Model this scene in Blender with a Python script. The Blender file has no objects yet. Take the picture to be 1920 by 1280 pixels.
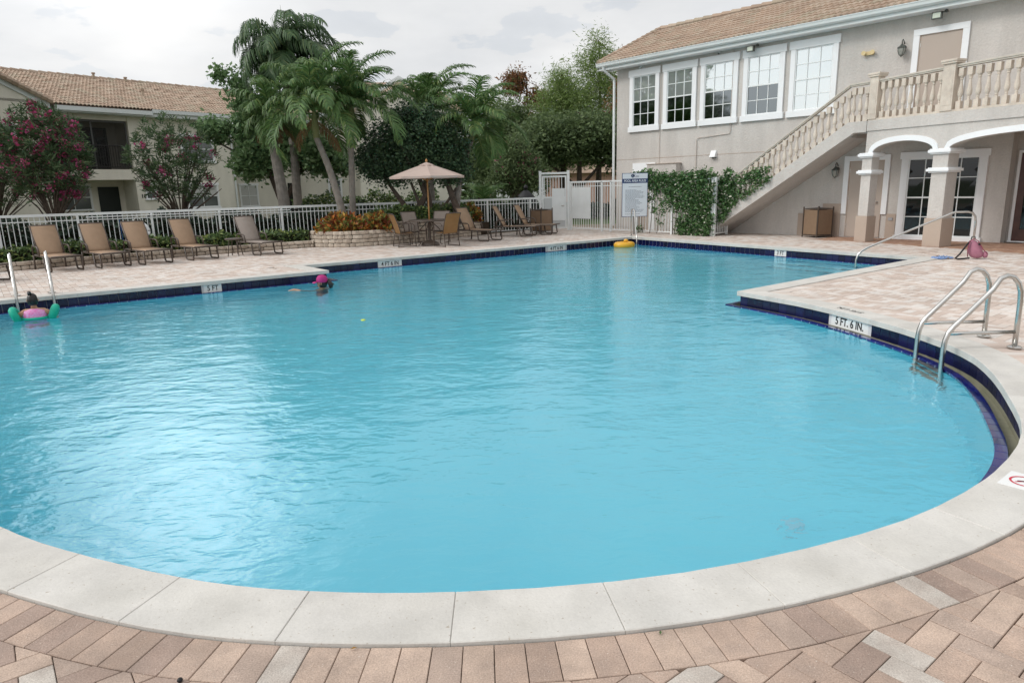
import bpy, bmesh, math, random
import numpy as np
from mathutils import Vector, Matrix
random.seed(7); RNG = np.random.default_rng(7)
SC = bpy.context.scene
COL = SC.collection

# ------------------------------------------------------------------ camera
F_PX = 1280.0
_vy = F_PX * F_PX / 291.0
_vx = .0246 * _vy
up = np.array([-_vx, _vy, F_PX]); up /= np.linalg.norm(up)
fw = np.array([0, 0, -1.]); cy = fw - up * (fw @ up); cy /= np.linalg.norm(cy)
cx = np.cross(cy, up)
CM = np.array([cx, cy, up])
CAM = np.array([0, 0, 1.62])
cd = bpy.data.cameras.new('camera'); cam = bpy.data.objects.new('camera', cd); COL.objects.link(cam)
cd.lens = 24; cd.sensor_width = 36; cd.sensor_fit = 'HORIZONTAL'; cd.clip_start = .05; cd.clip_end = 600
m = Matrix.Identity(4)
for i in range(3):
    for j in range(3): m[i][j] = CM[i][j]
m[2][3] = CAM[2]
cam.matrix_world = m
SC.camera = cam

# ------------------------------------------------------------------ light
SUN_AZ, SUN_EL = -102, 40          # degrees right of the view direction (+Y), elevation
SUN_DIR = Vector((math.sin(math.radians(SUN_AZ)) * math.cos(math.radians(SUN_EL)),
                  math.cos(math.radians(SUN_AZ)) * math.cos(math.radians(SUN_EL)),
                  math.sin(math.radians(SUN_EL))))
sl = bpy.data.lights.new('sun', 'SUN'); sl.energy = 1.4; sl.angle = math.radians(18); sl.color = (1, .97, .92)
so = bpy.data.objects.new('sun', sl); COL.objects.link(so)
so.rotation_euler = SUN_DIR.to_track_quat('Z', 'Y').to_euler()
W = bpy.data.worlds.new('World'); SC.world = W; W.use_nodes = True
nt = W.node_tree; nt.nodes.clear()
def N(t, **k):
    n = nt.nodes.new(t)
    for a, b in k.items(): setattr(n, a, b)
    return n
def MATH(op, a, b=None, c=None, clamp=False):
    n = nt.nodes.new('ShaderNodeMath'); n.operation = op; n.use_clamp = clamp
    for i, v in enumerate((a, b, c)):
        if v is None: continue
        if isinstance(v, (int, float)): n.inputs[i].default_value = v
        else: nt.links.new(v, n.inputs[i])
    return n.outputs[0]
sky = N('ShaderNodeTexSky', sky_type='NISHITA'); sky.sun_disc = False
sky.sun_elevation = math.radians(SUN_EL); sky.sun_rotation = math.radians(SUN_AZ)
bg1 = N('ShaderNodeBackground'); bg1.inputs[1].default_value = .14; nt.links.new(sky.outputs[0], bg1.inputs[0])
tc = N('ShaderNodeTexCoord'); sep = N('ShaderNodeSeparateXYZ'); nt.links.new(tc.outputs['Generated'], sep.inputs[0])
zz = MATH('MAXIMUM', sep.outputs[2], 0.0)
den = MATH('ADD', zz, .22)
comb = N('ShaderNodeCombineXYZ')
nt.links.new(MATH('DIVIDE', sep.outputs[0], den), comb.inputs[0]); nt.links.new(MATH('DIVIDE', sep.outputs[1], den), comb.inputs[1])
no1 = N('ShaderNodeTexNoise'); no1.inputs['Scale'].default_value = 1.15; no1.inputs['Detail'].default_value = 7; no1.inputs['Roughness'].default_value = .52
nt.links.new(comb.outputs[0], no1.inputs[0])
no2 = N('ShaderNodeTexNoise'); no2.inputs['Scale'].default_value = 2.6; no2.inputs['Detail'].default_value = 6; no2.inputs['Roughness'].default_value = .5
mp = N('ShaderNodeMapping'); mp.inputs['Location'].default_value = (5.3, 2.1, 0); nt.links.new(comb.outputs[0], mp.inputs[0]); nt.links.new(mp.outputs[0], no2.inputs[0])
# brightness of the cloud deck: thick parts greyer, thin parts brighter, brighter overhead and round the veiled sun
b0 = MATH('MULTIPLY_ADD', no1.outputs[0], .52, .53)
b1 = MATH('MULTIPLY_ADD', no2.outputs[0], .26, b0)
b2 = MATH('MULTIPLY', b1, MATH('MULTIPLY_ADD', zz, .06, .98))
vd = N('ShaderNodeVectorMath', operation='DOT_PRODUCT'); nt.links.new(tc.outputs['Generated'], vd.inputs[0]); vd.inputs[1].default_value = SUN_DIR
ang = MATH('SUBTRACT', 1.0, vd.outputs['Value'])
glow = MATH('MULTIPLY', MATH('EXPONENT', MATH('MULTIPLY', ang, -5.0)), 1.3)
# bright lobe added above the frame, front left, to whiten the water's reflection
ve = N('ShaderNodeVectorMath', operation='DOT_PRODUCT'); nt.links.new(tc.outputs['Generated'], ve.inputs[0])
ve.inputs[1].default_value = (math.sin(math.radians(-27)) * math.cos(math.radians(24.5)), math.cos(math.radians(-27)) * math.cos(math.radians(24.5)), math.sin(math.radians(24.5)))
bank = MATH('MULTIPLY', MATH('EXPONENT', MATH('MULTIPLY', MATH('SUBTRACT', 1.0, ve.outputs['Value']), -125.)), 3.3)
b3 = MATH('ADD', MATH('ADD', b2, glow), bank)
cr = N('ShaderNodeMix', data_type='RGBA')
cr.inputs['A'].default_value = (.93, .96, 1.0, 1); cr.inputs['B'].default_value = (1, .995, .985, 1)
nt.links.new(MATH('MULTIPLY_ADD', no1.outputs[0], 2.2, -.6, clamp=True), cr.inputs['Factor'])
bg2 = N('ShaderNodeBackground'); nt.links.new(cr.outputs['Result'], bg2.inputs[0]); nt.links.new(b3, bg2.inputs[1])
cov = MATH('MAXIMUM', MATH('MULTIPLY_ADD', no2.outputs[0], 7.0, -2.1, clamp=True), .86)
mx = N('ShaderNodeMixShader'); nt.links.new(cov, mx.inputs[0]); nt.links.new(bg1.outputs[0], mx.inputs[1]); nt.links.new(bg2.outputs[0], mx.inputs[2])
wo = N('ShaderNodeOutputWorld'); nt.links.new(mx.outputs[0], wo.inputs[0])
SC.view_settings.view_transform = 'Standard'; SC.view_settings.look = 'None'
SC.view_settings.exposure = -.13; SC.view_settings.gamma = 1; SC.view_settings.use_curve_mapping = False
SC.render.engine = 'CYCLES'
SC.cycles.use_denoising = True
SC.cycles.max_bounces = 8; SC.cycles.transmission_bounces = 6; SC.cycles.transparent_max_bounces = 12
SC.cycles.diffuse_bounces = 4; SC.cycles.glossy_bounces = 3
SC.cycles.sample_clamp_indirect = 6.0

# ------------------------------------------------------------------ materials
MATS = {}
def mat(name, col, rough=.7, spec=.5, metal=0., col2=None, nscale=8., namt=1., bump=0., bscale=40., island=None, objrand=None,
        trans=0., coord='Object', ramp=None, mottle=0., detail=4., coat=0., spots=None, stain=None):
    """noise mixes col/col2; island: list of colours picked per island+object; mottle: fine value variation"""
    if name in MATS: return MATS[name]
    M = bpy.data.materials.new(name); M.use_nodes = True; t = M.node_tree; b = t.nodes['Principled BSDF']
    L = t.links.new
    def n(ty, **k):
        x = t.nodes.new(ty)
        for a, v in k.items(): setattr(x, a, v)
        return x
    tcn = n('ShaderNodeTexCoord'); vec = tcn.outputs[coord]
    if objrand or island:   # shift the pattern from piece to piece
        oi = n('ShaderNodeObjectInfo'); geo = n('ShaderNodeNewGeometry')
        ad = n('ShaderNodeMath', operation='ADD'); L(oi.outputs['Random'], ad.inputs[0]); L(geo.outputs['Random Per Island'], ad.inputs[1])
        fr = n('ShaderNodeMath', operation='FRACT'); L(ad.outputs[0], fr.inputs[0]); rnd = fr.outputs[0]
        ofs = n('ShaderNodeVectorMath', operation='SCALE'); cmb = n('ShaderNodeCombineXYZ'); L(rnd, cmb.inputs[0]); L(rnd, cmb.inputs[1]); L(cmb.outputs[0], ofs.inputs[0]); ofs.inputs['Scale'].default_value = 57.
        adv = n('ShaderNodeVectorMath', operation='ADD'); L(vec, adv.inputs[0]); L(ofs.outputs[0], adv.inputs[1]); vec = adv.outputs[0]
    c = n('ShaderNodeRGB'); c.outputs[0].default_value = (*col, 1); out = c.outputs[0]
    if island:
        rp = n('ShaderNodeValToRGB'); rp.color_ramp.interpolation = 'CONSTANT'
        e = rp.color_ramp.elements
        tot = sum(w for _, w in island); acc = 0
        for i, (cc, w) in enumerate(island):
            if i < 2: el = e[i]; el.position = acc / tot
            else: el = e.new(acc / tot)
            el.color = (*cc, 1); acc += w
        L(rnd, rp.inputs[0]); out = rp.outputs[0]
    if col2:
        no = n('ShaderNodeTexNoise'); no.inputs['Scale'].default_value = nscale; no.inputs['Detail'].default_value = detail
        L(vec, no.inputs[0])
        mr = n('ShaderNodeMapRange'); mr.inputs[1].default_value = .5 - .22 / max(namt, .01); mr.inputs[2].default_value = .5 + .22 / max(namt, .01)
        L(no.outputs[0], mr.inputs[0])
        mxx = n('ShaderNodeMix', data_type='RGBA'); L(mr.outputs[0], mxx.inputs['Factor']); L(out, mxx.inputs['A']); mxx.inputs['B'].default_value = (*col2, 1)
        out = mxx.outputs['Result']
        if island: # keep island colour, blend only partly
            mxx.inputs['Factor'].default_value = .3
            sc = n('ShaderNodeMath', operation='MULTIPLY'); sc.inputs[1].default_value = .55; L(mr.outputs[0], sc.inputs[0]); L(sc.outputs[0], mxx.inputs['Factor'])
    if mottle:
        n2 = n('ShaderNodeTexNoise'); n2.inputs['Scale'].default_value = bscale * 1.3; n2.inputs['Detail'].default_value = 5; n2.inputs['Roughness'].default_value = .7
        L(vec, n2.inputs[0])
        m2 = n('ShaderNodeMapRange'); m2.inputs[1].default_value = .3; m2.inputs[2].default_value = .7; m2.inputs[3].default_value = 1 - mottle; m2.inputs[4].default_value = 1 + mottle * .6
        L(n2.outputs[0], m2.inputs[0])
        vm = n('ShaderNodeVectorMath', operation='SCALE'); L(out, vm.inputs[0]); L(m2.outputs[0], vm.inputs['Scale']); out = vm.outputs[0]
    if spots:
        sc_, th_, cc_ = spots
        vo = n('ShaderNodeTexNoise'); vo.inputs['Scale'].default_value = sc_; vo.inputs['Detail'].default_value = 3; L(vec, vo.inputs[0])
        ms = n('ShaderNodeMapRange'); ms.inputs[1].default_value = th_; ms.inputs[2].default_value = th_ + .06; L(vo.outputs[0], ms.inputs[0])
        mm = n('ShaderNodeMix', data_type='RGBA'); L(ms.outputs[0], mm.inputs['Factor']); L(out, mm.inputs['A']); mm.inputs['B'].default_value = (*cc_, 1); out = mm.outputs['Result']
    if stain:      # large weather marks in world space: (scale xy, scale z, depth)
        gp_ = n('ShaderNodeNewGeometry'); mq = n('ShaderNodeMapping'); mq.inputs['Scale'].default_value = (stain[0], stain[0], stain[1]); L(gp_.outputs['Position'], mq.inputs[0])
        ns = n('ShaderNodeTexNoise'); ns.inputs['Scale'].default_value = 1; ns.inputs['Detail'].default_value = 6; ns.inputs['Roughness'].default_value = .62; L(mq.outputs[0], ns.inputs[0])
        mrs = n('ShaderNodeMapRange'); mrs.inputs[1].default_value = .36; mrs.inputs[2].default_value = .62; mrs.inputs[3].default_value = 1 - stain[2]; mrs.inputs[4].default_value = 1.03; L(ns.outputs[0], mrs.inputs[0])
        vs_ = n('ShaderNodeVectorMath', operation='SCALE'); L(out, vs_.inputs[0]); L(mrs.outputs[0], vs_.inputs['Scale']); out = vs_.outputs[0]
    L(out, b.inputs['Base Color'])
    b.inputs['Roughness'].default_value = rough; b.inputs['Metallic'].default_value = metal
    b.inputs['Specular IOR Level'].default_value = spec
    if coat: b.inputs['Coat Weight'].default_value = coat; b.inputs['Coat Roughness'].default_value = .08
    if bump:
        nb = n('ShaderNodeTexNoise'); nb.inputs['Scale'].default_value = bscale; nb.inputs['Detail'].default_value = 4; L(vec, nb.inputs[0])
        bp = n('ShaderNodeBump'); bp.inputs['Strength'].default_value = 1; bp.inputs['Distance'].default_value = bump
        L(nb.outputs[0], bp.inputs['Height']); L(bp.outputs[0], b.inputs['Normal'])
    if trans:
        tr = n('ShaderNodeBsdfTranslucent'); L(out, tr.inputs[0]); ms = n('ShaderNodeMixShader'); ms.inputs[0].default_value = trans
        L(b.outputs[0], ms.inputs[1]); L(tr.outputs[0], ms.inputs[2]); L(ms.outputs[0], t.nodes['Material Output'].inputs[0])
    MATS[name] = M; return M

PAV = [((.47, .345, .272), 3), ((.54, .40, .315), 3), ((.41, .30, .245), 2.2), ((.60, .455, .36), 2.2), ((.64, .585, .52), 1), ((.49, .375, .305), 2)]
PAVL = [((.56, .455, .39), 3), ((.63, .53, .46), 2.5), ((.70, .655, .61), 3.6), ((.51, .405, .34), 1.6), ((.67, .60, .54), 3)]
m_pav = mat('paver_concrete', (.5, .4, .3), .85, .3, island=PAV, col2=(.36, .28, .235), nscale=11, mottle=.34, bump=.0022, bscale=130, spots=(150, .66, (.66, .58, .50)), stain=(2.6, 1, .24))
m_pavl = mat('paver_light', (.5, .4, .3), .85, .3, island=PAVL, col2=(.58, .50, .45), nscale=3, mottle=.08, bump=.001, bscale=90, stain=(1.2, 1, .13))
m_pavsh = mat('porch_shade_paver', (.36, .2, .14), .7, .4, island=[((.42, .25, .17), 2), ((.36, .21, .145), 2), ((.48, .31, .22), 1)], mottle=.1, bscale=30)  # red-brown paver colours that paint in the shade under the balcony
m_sand = mat('joint_sand', (.30, .245, .19), .95, .1, col2=(.17, .14, .11), nscale=30)
m_coping = mat('coping_travertine', (.60, .58, .54), .7, .3, col2=(.54, .515, .465), nscale=2.5, mottle=.07, bump=.0016, bscale=70, spots=(62, .665, (.40, .35, .29)), stain=(3.2, 1, .12), objrand=True, island=[((.61, .588, .55), 1), ((.59, .567, .53), 1), ((.62, .598, .56), 1)])
m_tile = mat('navy_tile', (.012, .014, .075), .25, .45, island=[((.007, .009, .045), 2), ((.010, .012, .065), 2), ((.005, .007, .035), 2)])
m_tileb = mat('cobalt_tile', (.012, .016, .14), .1, .6, island=[((.007, .012, .13), 2), ((.012, .014, .16), 2), ((.006, .009, .095), 2)], coat=.3)
m_grout = mat('grout', (.60, .60, .62), .8, .2); m_mort = mat('mortar', (.56, .54, .50), .9, .2); m_wgrout = mat('white_grout', (.62, .64, .66), .8, .2)
m_gutter = mat('gutter_plaster', (.30, .29, .22), .7, .3, col2=(.22, .22, .15), nscale=4, mottle=.12)
m_plaster = mat('pool_plaster', (.30, .83, .93), .6, .2, col2=(.27, .78, .90), nscale=.8)
m_wtile = mat('white_tile', (.78, .79, .78), .2, .5)
m_black = mat('black_print', (.015, .015, .017), .5, .3)
m_red = mat('red_print', (.55, .03, .06), .5, .3)
m_stucco = mat('stucco_taupe', (.60, .565, .53), .9, .15, col2=(.55, .515, .48), nscale=.7, namt=.8, bump=.012, bscale=20, mottle=.09, stain=(2.2, .45, .09))
m_stucco2 = mat('stucco_dark_base', (.46, .375, .31), .9, .15, col2=(.43, .345, .285), nscale=1.5, bump=.004, bscale=30, mottle=.04)
m_stuccoH = mat('stucco_house', (.78, .74, .65), .9, .15, col2=(.73, .69, .60), nscale=.6, bump=.005, bscale=25, mottle=.05, stain=(1.4, .4, .10))
m_white = mat('white_trim', (.84, .85, .86), .55, .4, col2=(.80, .81, .815), nscale=2, mottle=.02)
m_whitem = mat('white_powder_coat', (.80, .82, .82), .35, .5, col2=(.72, .74, .73), nscale=3)
m_cast = mat('cast_stone', (.70, .62, .53), .85, .2, col2=(.60, .52, .44), nscale=5, mottle=.09, bump=.002, bscale=35, stain=(5, 3, .15))
m_castcap = mat('cast_stone_cap', (.62, .56, .48), .85, .2, col2=(.5, .46, .40), nscale=4, mottle=.1, bump=.002, bscale=35)
m_door = mat('taupe_door', (.46, .385, .33), .5, .4, col2=(.44, .37, .315), nscale=2)
m_rooft = mat('roof_tile_clay', (.6, .4, .28), .85, .2, island=[((.44, .325, .245), 4), ((.49, .365, .275), 3), ((.38, .275, .205), 2), ((.50, .40, .31), 2), ((.43, .36, .27), 2)], col2=(.30, .24, .19), nscale=1.2, mottle=.12, bscale=14)
m_roofb = mat('roof_underlay', (.12, .085, .065), .9, .1)
m_gut = mat('gutter_aluminium', (.68, .72, .72), .45, .5, col2=(.62, .65, .64), nscale=1.5)
m_glass = mat('window_glass_mirror', (.66, .70, .70), .02, .5, metal=.72)
m_screen = mat('window_glass_screened', (.20, .22, .23), .06, .5, metal=1.0)
m_gdark = mat('dark_glass', (.010, .012, .012), .03, .45)
m_bronze = mat('bronze_frame', (.075, .056, .045), .45, .5, col2=(.10, .075, .058), nscale=6)
m_sling = mat('tan_sling', (.50, .35, .24), .85, .25, col2=(.45, .315, .215), nscale=9, trans=.22, mottle=.05, bscale=200)
m_slingp = mat('faded_sling', (.44, .38, .34), .85, .25, col2=(.40, .34, .30), nscale=9, trans=.2, mottle=.05, bscale=200)
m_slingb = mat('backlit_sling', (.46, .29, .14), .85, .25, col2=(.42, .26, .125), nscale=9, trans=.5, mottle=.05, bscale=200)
m_steel = mat('stainless', (.62, .61, .58), .22, .5, metal=1., col2=(.52, .51, .49), nscale=7, bump=.0004, bscale=60)
m_stone = mat('retaining_block', (.5, .4, .3), .95, .15, island=[((.58, .50, .41), 3), ((.52, .44, .36), 3), ((.63, .55, .46), 2), ((.46, .39, .32), 1)], col2=(.42, .36, .30), nscale=6, mottle=.16, bump=.012, bscale=22)
m_soil = mat('soil', (.045, .034, .025), 1, .1, col2=(.08, .06, .04), nscale=9, bump=.02, bscale=30)
m_lawn = mat('lawn', (.10, .14, .06), 1, .1, col2=(.07, .105, .045), nscale=1.5, bump=.02, bscale=40)
m_bark = mat('bark_brown', (.13, .10, .08), .95, .15, col2=(.07, .055, .045), nscale=9, bump=.01, bscale=24)
m_barkg = mat('palm_bark', (.30, .27, .24), .95, .15, col2=(.20, .18, .16), nscale=7, bump=.006, bscale=22)
m_shaft = mat('crownshaft', (.13, .17, .06), .6, .3, col2=(.20, .20, .09), nscale=5)
def leafmat(name, cols, rough=.5, trans=.3, **k):
    cols = [((min(c[0]*1.75, .8), min(c[1]*1.75, .8), min(c[2]*1.7, .8)) if c[0] < .2 else c, w) for c, w in cols]
    return mat(name, cols[0][0], rough, .35, island=cols, trans=trans, **k)
m_palm = leafmat('palm_leaf', [((.060, .110, .036), 4), ((.080, .140, .046), 3), ((.046, .085, .032), 3), ((.13, .17, .06), 1.5)], .45)
m_palmd = leafmat('palm_leaf_dark', [((.042, .080, .036), 4), ((.056, .100, .042), 3), ((.035, .06, .03), 2), ((.10, .135, .055), 1)], .45)
m_lig = leafmat('ligustrum_leaf', [((.028, .055, .028), 4), ((.042, .075, .036), 3), ((.02, .038, .022), 3), ((.065, .10, .05), 1)], .4, .15)
m_broad = leafmat('broad_leaf', [((.085, .14, .06), 4), ((.11, .175, .08), 3), ((.06, .105, .048), 3), ((.15, .21, .11), 1)], .45)
m_olea = leafmat('oleander_leaf', [((.045, .078, .035), 4), ((.065, .10, .045), 3), ((.032, .055, .028), 3), ((.13, .15, .08), .7)], .5)
m_flow = leafmat('pink_flower', [((.46, .06, .19), 3), ((.60, .13, .30), 2), ((.36, .04, .11), 2)], .6)
m_cyp = leafmat('feathery_leaf', [((.11, .16, .048), 4), ((.14, .195, .06), 3), ((.085, .125, .042), 3), ((.16, .19, .08), 1)], .6, .4)
m_oak = leafmat('oak_leaf', [((.070, .10, .042), 4), ((.095, .13, .055), 2), ((.050, .075, .034), 3)], .6, .35)
m_brn = leafmat('russet_leaf', [((.14, .065, .030), 4), ((.19, .09, .04), 2), ((.09, .05, .026), 3), ((.08, .085, .03), 2)], .7)
m_crot = leafmat('croton_leaf', [((.50, .17, .04), 3), ((.28, .06, .03), 2), ((.58, .38, .10), 3), ((.11, .06, .03), 3), ((.11, .14, .04), 4)], .4, .2)
m_hedge = leafmat('hedge_leaf', [((.05, .085, .03), 4), ((.08, .12, .04), 3), ((.16, .19, .06), 2), ((.035, .055, .022), 3)], .45, .2)
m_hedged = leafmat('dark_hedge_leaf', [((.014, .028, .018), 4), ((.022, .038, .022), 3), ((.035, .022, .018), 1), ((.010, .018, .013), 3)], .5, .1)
m_vine = leafmat('vine_leaf', [((.05, .10, .035), 4), ((.07, .135, .05), 3), ((.035, .07, .028), 3), ((.60, .60, .48), .9)], .4)

# water: a clear refracting surface with fine ripples; the water's absorption is painted into its tint and the plaster
M = bpy.data.materials.new('pool_water'); M.use_nodes = True; t = M.node_tree; t.nodes.clear()
L = t.links.new
o_ = t.nodes.new('ShaderNodeOutputMaterial'); g_ = t.nodes.new('ShaderNodeBsdfGlass'); g_.inputs['IOR'].default_value = 1.5; g_.inputs['Roughness'].default_value = 0.0
g_.inputs['Color'].default_value = (.86, .97, 1.0, 1)
tcw = t.nodes.new('ShaderNodeTexCoord')
def wn(scale, detail, rough, sx=1., rot=0., dist=0.):
    mpp = t.nodes.new('ShaderNodeMapping'); mpp.inputs['Scale'].default_value = (1, sx, 1); mpp.inputs['Rotation'].default_value = (0, 0, rot)
    L(tcw.outputs['Object'], mpp.inputs[0])
    w = t.nodes.new('ShaderNodeTexNoise'); w.inputs['Scale'].default_value = scale; w.inputs['Detail'].default_value = detail; w.inputs['Roughness'].default_value = rough
    w.inputs['Distortion'].default_value = dist
    L(mpp.outputs[0], w.inputs[0]); return w.outputs[0]
w1 = wn(1.6, 2, .5, 1.5, .35, .3); w2 = wn(5.5, 2, .5, 1.7, -.15, .5); w3 = wn(17, 2, .5, 1.5, .2, .4)
def wm(a, b, c):
    x = t.nodes.new('ShaderNodeMath'); x.operation = 'MULTIPLY_ADD'; L(a, x.inputs[0]); x.inputs[1].default_value = b
    if isinstance(c, float): x.inputs[2].default_value = c
    else: L(c, x.inputs[2])
    return x.outputs[0]
hh = wm(w1, 1.0, 0.0); hh = wm(w2, .42, hh); hh = wm(w3, .10, hh)
bp = t.nodes.new('ShaderNodeBump'); bp.inputs['Strength'].default_value = 1; bp.inputs['Distance'].default_value = .019; L(hh, bp.inputs['Height'])
L(bp.outputs[0], g_.inputs['Normal']); L(g_.outputs[0], o_.inputs[0])
m_water = M

# ------------------------------------------------------------------ mesh helpers
class MB:
    def __init__(s): s.v = []; s.f = []
    def add(s, vs, fs):
        o = len(s.v); s.v += [tuple(map(float, q)) for q in vs]; s.f += [tuple(i + o for i in q) for q in fs]; return s
    def box(s, a, b):
        (x0, y0, z0), (x1, y1, z1) = a, b
        return s.add([(x0,y0,z0),(x1,y0,z0),(x1,y1,z0),(x0,y1,z0),(x0,y0,z1),(x1,y0,z1),(x1,y1,z1),(x0,y1,z1)],
                     [(0,3,2,1),(4,5,6,7),(0,1,5,4),(1,2,6,5),(2,3,7,6),(3,0,4,7)])
    def hexa(s, p):   # 8 points: bottom 4 ccw, top 4 ccw
        return s.add(p, [(0,3,2,1),(4,5,6,7),(0,1,5,4),(1,2,6,5),(2,3,7,6),(3,0,4,7)])
    def prism(s, poly, z0, z1):
        n = len(poly)
        s.add([(x, y, z0) for x, y in poly] + [(x, y, z1) for x, y in poly],
              [tuple(range(n - 1, -1, -1)), tuple(range(n, 2 * n))] + [(i, (i + 1) % n, n + (i + 1) % n, n + i) for i in range(n)])
        return s
    def tube(s, path, r, seg=8, caps=True):
        P = [Vector(p) for p in path]; n = len(P)
        R = r if isinstance(r, (list, tuple)) else [r] * n
        ref = Vector((0, 0, 1)); vs = []; prev = None
        for i in range(n):
            d = (P[min(i + 1, n - 1)] - P[max(i - 1, 0)])
            if d.length < 1e-9: d = Vector((0, 0, 1))
            d.normalize()
            if prev is None:
                a = d.cross(ref)
                if a.length < .05: a = d.cross(Vector((1, 0, 0)))
                a.normalize()
            else:
                a = prev - d * prev.dot(d); a.normalize()
            prev = a; b = d.cross(a)
            for k in range(seg):
                t_ = 2 * math.pi * k / seg
                vs.append(P[i] + (a * math.cos(t_) + b * math.sin(t_)) * R[i])
        fs = []
        for i in range(n - 1):
            for k in range(seg):
                k2 = (k + 1) % seg
                fs.append((i*seg + k, i*seg + k2, (i+1)*seg + k2, (i+1)*seg + k))
        if caps: fs += [tuple(range(seg - 1, -1, -1)), tuple(range((n-1)*seg, n*seg))]
        return s.add(vs, fs)
    def lathe(s, prof, c=(0, 0, 0), seg=12, caps=True):
        vs = []; n = len(prof)
        for r, z in prof:
            for k in range(seg):
                t_ = 2 * math.pi * k / seg; vs.append((c[0] + r*math.cos(t_), c[1] + r*math.sin(t_), c[2] + z))
        fs = [(i*seg + k, i*seg + (k+1) % seg, (i+1)*seg + (k+1) % seg, (i+1)*seg + k) for i in range(n-1) for k in range(seg)]
        if caps: fs += [tuple(range(seg - 1, -1, -1)), tuple(range((n-1)*seg, n*seg))]
        return s.add(vs, fs)
    def xf(s, M4):
        s.v = [tuple(M4 @ Vector(q)) for q in s.v]; return s
    def mesh(s, name, material=None, smooth=False):
        me = bpy.data.meshes.new(name); me.from_pydata(s.v, [], s.f)
        if material: me.materials.append(material)
        if smooth: me.polygons.foreach_set('use_smooth', [True] * len(me.polygons))
        me.update(); return me
    def build(s, name, material, parent=None, smooth=False, bevel=0., loc=None, rz=None):
        return link(name, s.mesh(name, material, smooth), parent, bevel, loc, rz)
def link(name, me, parent=None, bevel=0., loc=None, rz=None):
    o = bpy.data.objects.new(name, me); COL.objects.link(o)
    if parent: o.parent = parent
    if loc is not None: o.location = loc
    if rz is not None: o.rotation_euler = (0, 0, rz)
    if bevel:
        b = o.modifiers.new('bevel', 'BEVEL'); b.width = bevel; b.segments = 2; b.limit_method = 'ANGLE'
    return o
def thing(name, label, cat, loc=(0, 0, 0), rz=0, group=None):
    o = bpy.data.objects.new(name, None); COL.objects.link(o); o.location = loc; o.rotation_euler = (0, 0, rz)
    o.empty_display_size = .1
    return tag(o, label, cat, group)
def tag(o, label, cat, group=None):
    o['label'] = label; o['category'] = cat
    if group: o['group'] = group
    return o
def kind(o, k='structure'): o['kind'] = k; return o
def dup(root, loc, rz=None, label=None):
    def cp(o, p):
        c = o.copy(); COL.objects.link(c)
        if p: c.parent = p
        for ch in list(o.children): cp(ch, c)
        return c
    r = cp(root, root.parent); r.location = loc
    if rz is not None: r.rotation_euler = (0, 0, rz)
    if label: r['label'] = label
    return r
def quads(name, V, material, parent=None, nv=4):
    """V: (N,nv,3) array -> one mesh of N separate faces"""
    n = len(V); me = bpy.data.meshes.new(name)
    me.vertices.add(n * nv); me.vertices.foreach_set('co', V.reshape(-1).astype(np.float32))
    me.loops.add(n * nv); me.loops.foreach_set('vertex_index', np.arange(n * nv, dtype=np.int32))
    me.polygons.add(n); me.polygons.foreach_set('loop_start', np.arange(0, n * nv, nv, dtype=np.int32))
    me.materials.append(material); me.update(calc_edges=True); me.validate()
    return link(name, me, parent)
def rand_dirs(n):
    v = RNG.normal(size=(n, 3)); return v / np.linalg.norm(v, axis=1)[:, None]
def leaves(name, C, ln, wd, material, parent=None, up=.3, droop=0., jitter=.35, dirs=None):
    """leaf-shaped rhombs at points C"""
    n = len(C); d = rand_dirs(n) if dirs is None else dirs
    d[:, 2] = d[:, 2] * .7 - droop; d /= np.linalg.norm(d, axis=1)[:, None]
    u = rand_dirs(n); u[:, 2] += up
    s = np.cross(d, u); s /= np.linalg.norm(s, axis=1)[:, None] + 1e-9
    sc = (1 + jitter * RNG.normal(size=n)).clip(.45, 1.8)[:, None]
    a = C - d * ln * .5 * sc; b = C + d * ln * .5 * sc; w = s * wd * .5 * sc
    mid = C + RNG.normal(size=(n, 3)) * ln * .04
    return quads(name, np.stack([a, mid + w, b, mid - w], 1), material, parent)
def blob_points(lobes, n_cl, per, spread, shell=.55, zmin=None, keep=None):
    """clusters spread through ellipsoid lobes (cx,cy,cz,rx,ry,rz,weight) then leaves round each cluster"""
    L_ = np.array(lobes, float); w = L_[:, 6] / L_[:, 6].sum(); k = RNG.choice(len(L_), size=n_cl, p=w)
    d = rand_dirs(n_cl); r = (shell + (1 - shell) * RNG.random(n_cl)) ** .8
    c = L_[k, :3] + d * r[:, None] * L_[k, 3:6]
    if zmin is not None: c = c[c[:, 2] > zmin]
    if keep is not None: c = c[keep(c)]
    cl = np.repeat(c, per, 0)
    return cl + RNG.normal(size=cl.shape) * spread, c

# ------------------------------------------------------------------ pool outline (metres)
def chaikin(P, it=2):
    P = [np.array(p, float) for p in P]
    for _ in range(it):
        Q = [P[0]]
        for a, b in zip(P[:-1], P[1:]): Q += [a*.75 + b*.25, a*.25 + b*.75]
        Q.append(P[-1]); P = Q
    return P
ARC = [(-10.0, 9.77), (-10.25, 9.3), (-9.7, 8.6), (-8.2, 7.45), (-6.2, 5.95), (-4.4, 4.5), (-3.25, 3.6), (-2.526, 3.10), (-1.868, 2.80), (-1.25, 2.58), (-.641, 2.495), (0, 2.495), (.631, 2.57),
       (1.213, 2.73), (1.815, 2.965), (2.281, 3.236), (2.713, 3.555), (3.137, 3.964), (3.42, 4.35), (3.66, 4.8), (3.87, 5.2), (4.06, 5.62), (4.21, 6.05), (4.275, 6.55),
       (4.262, 7.12), (4.185, 7.7), (4.063, 8.357), (3.875, 9.023), (3.62, 9.6), (3.374, 10.075)]
arc = chaikin(ARC, 2)
arc = [p for p in arc[:-1] if np.linalg.norm(p - np.array(ARC[-1])) > 1.0] + [arc[-1]]   # a straight run into the sharp corner
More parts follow.
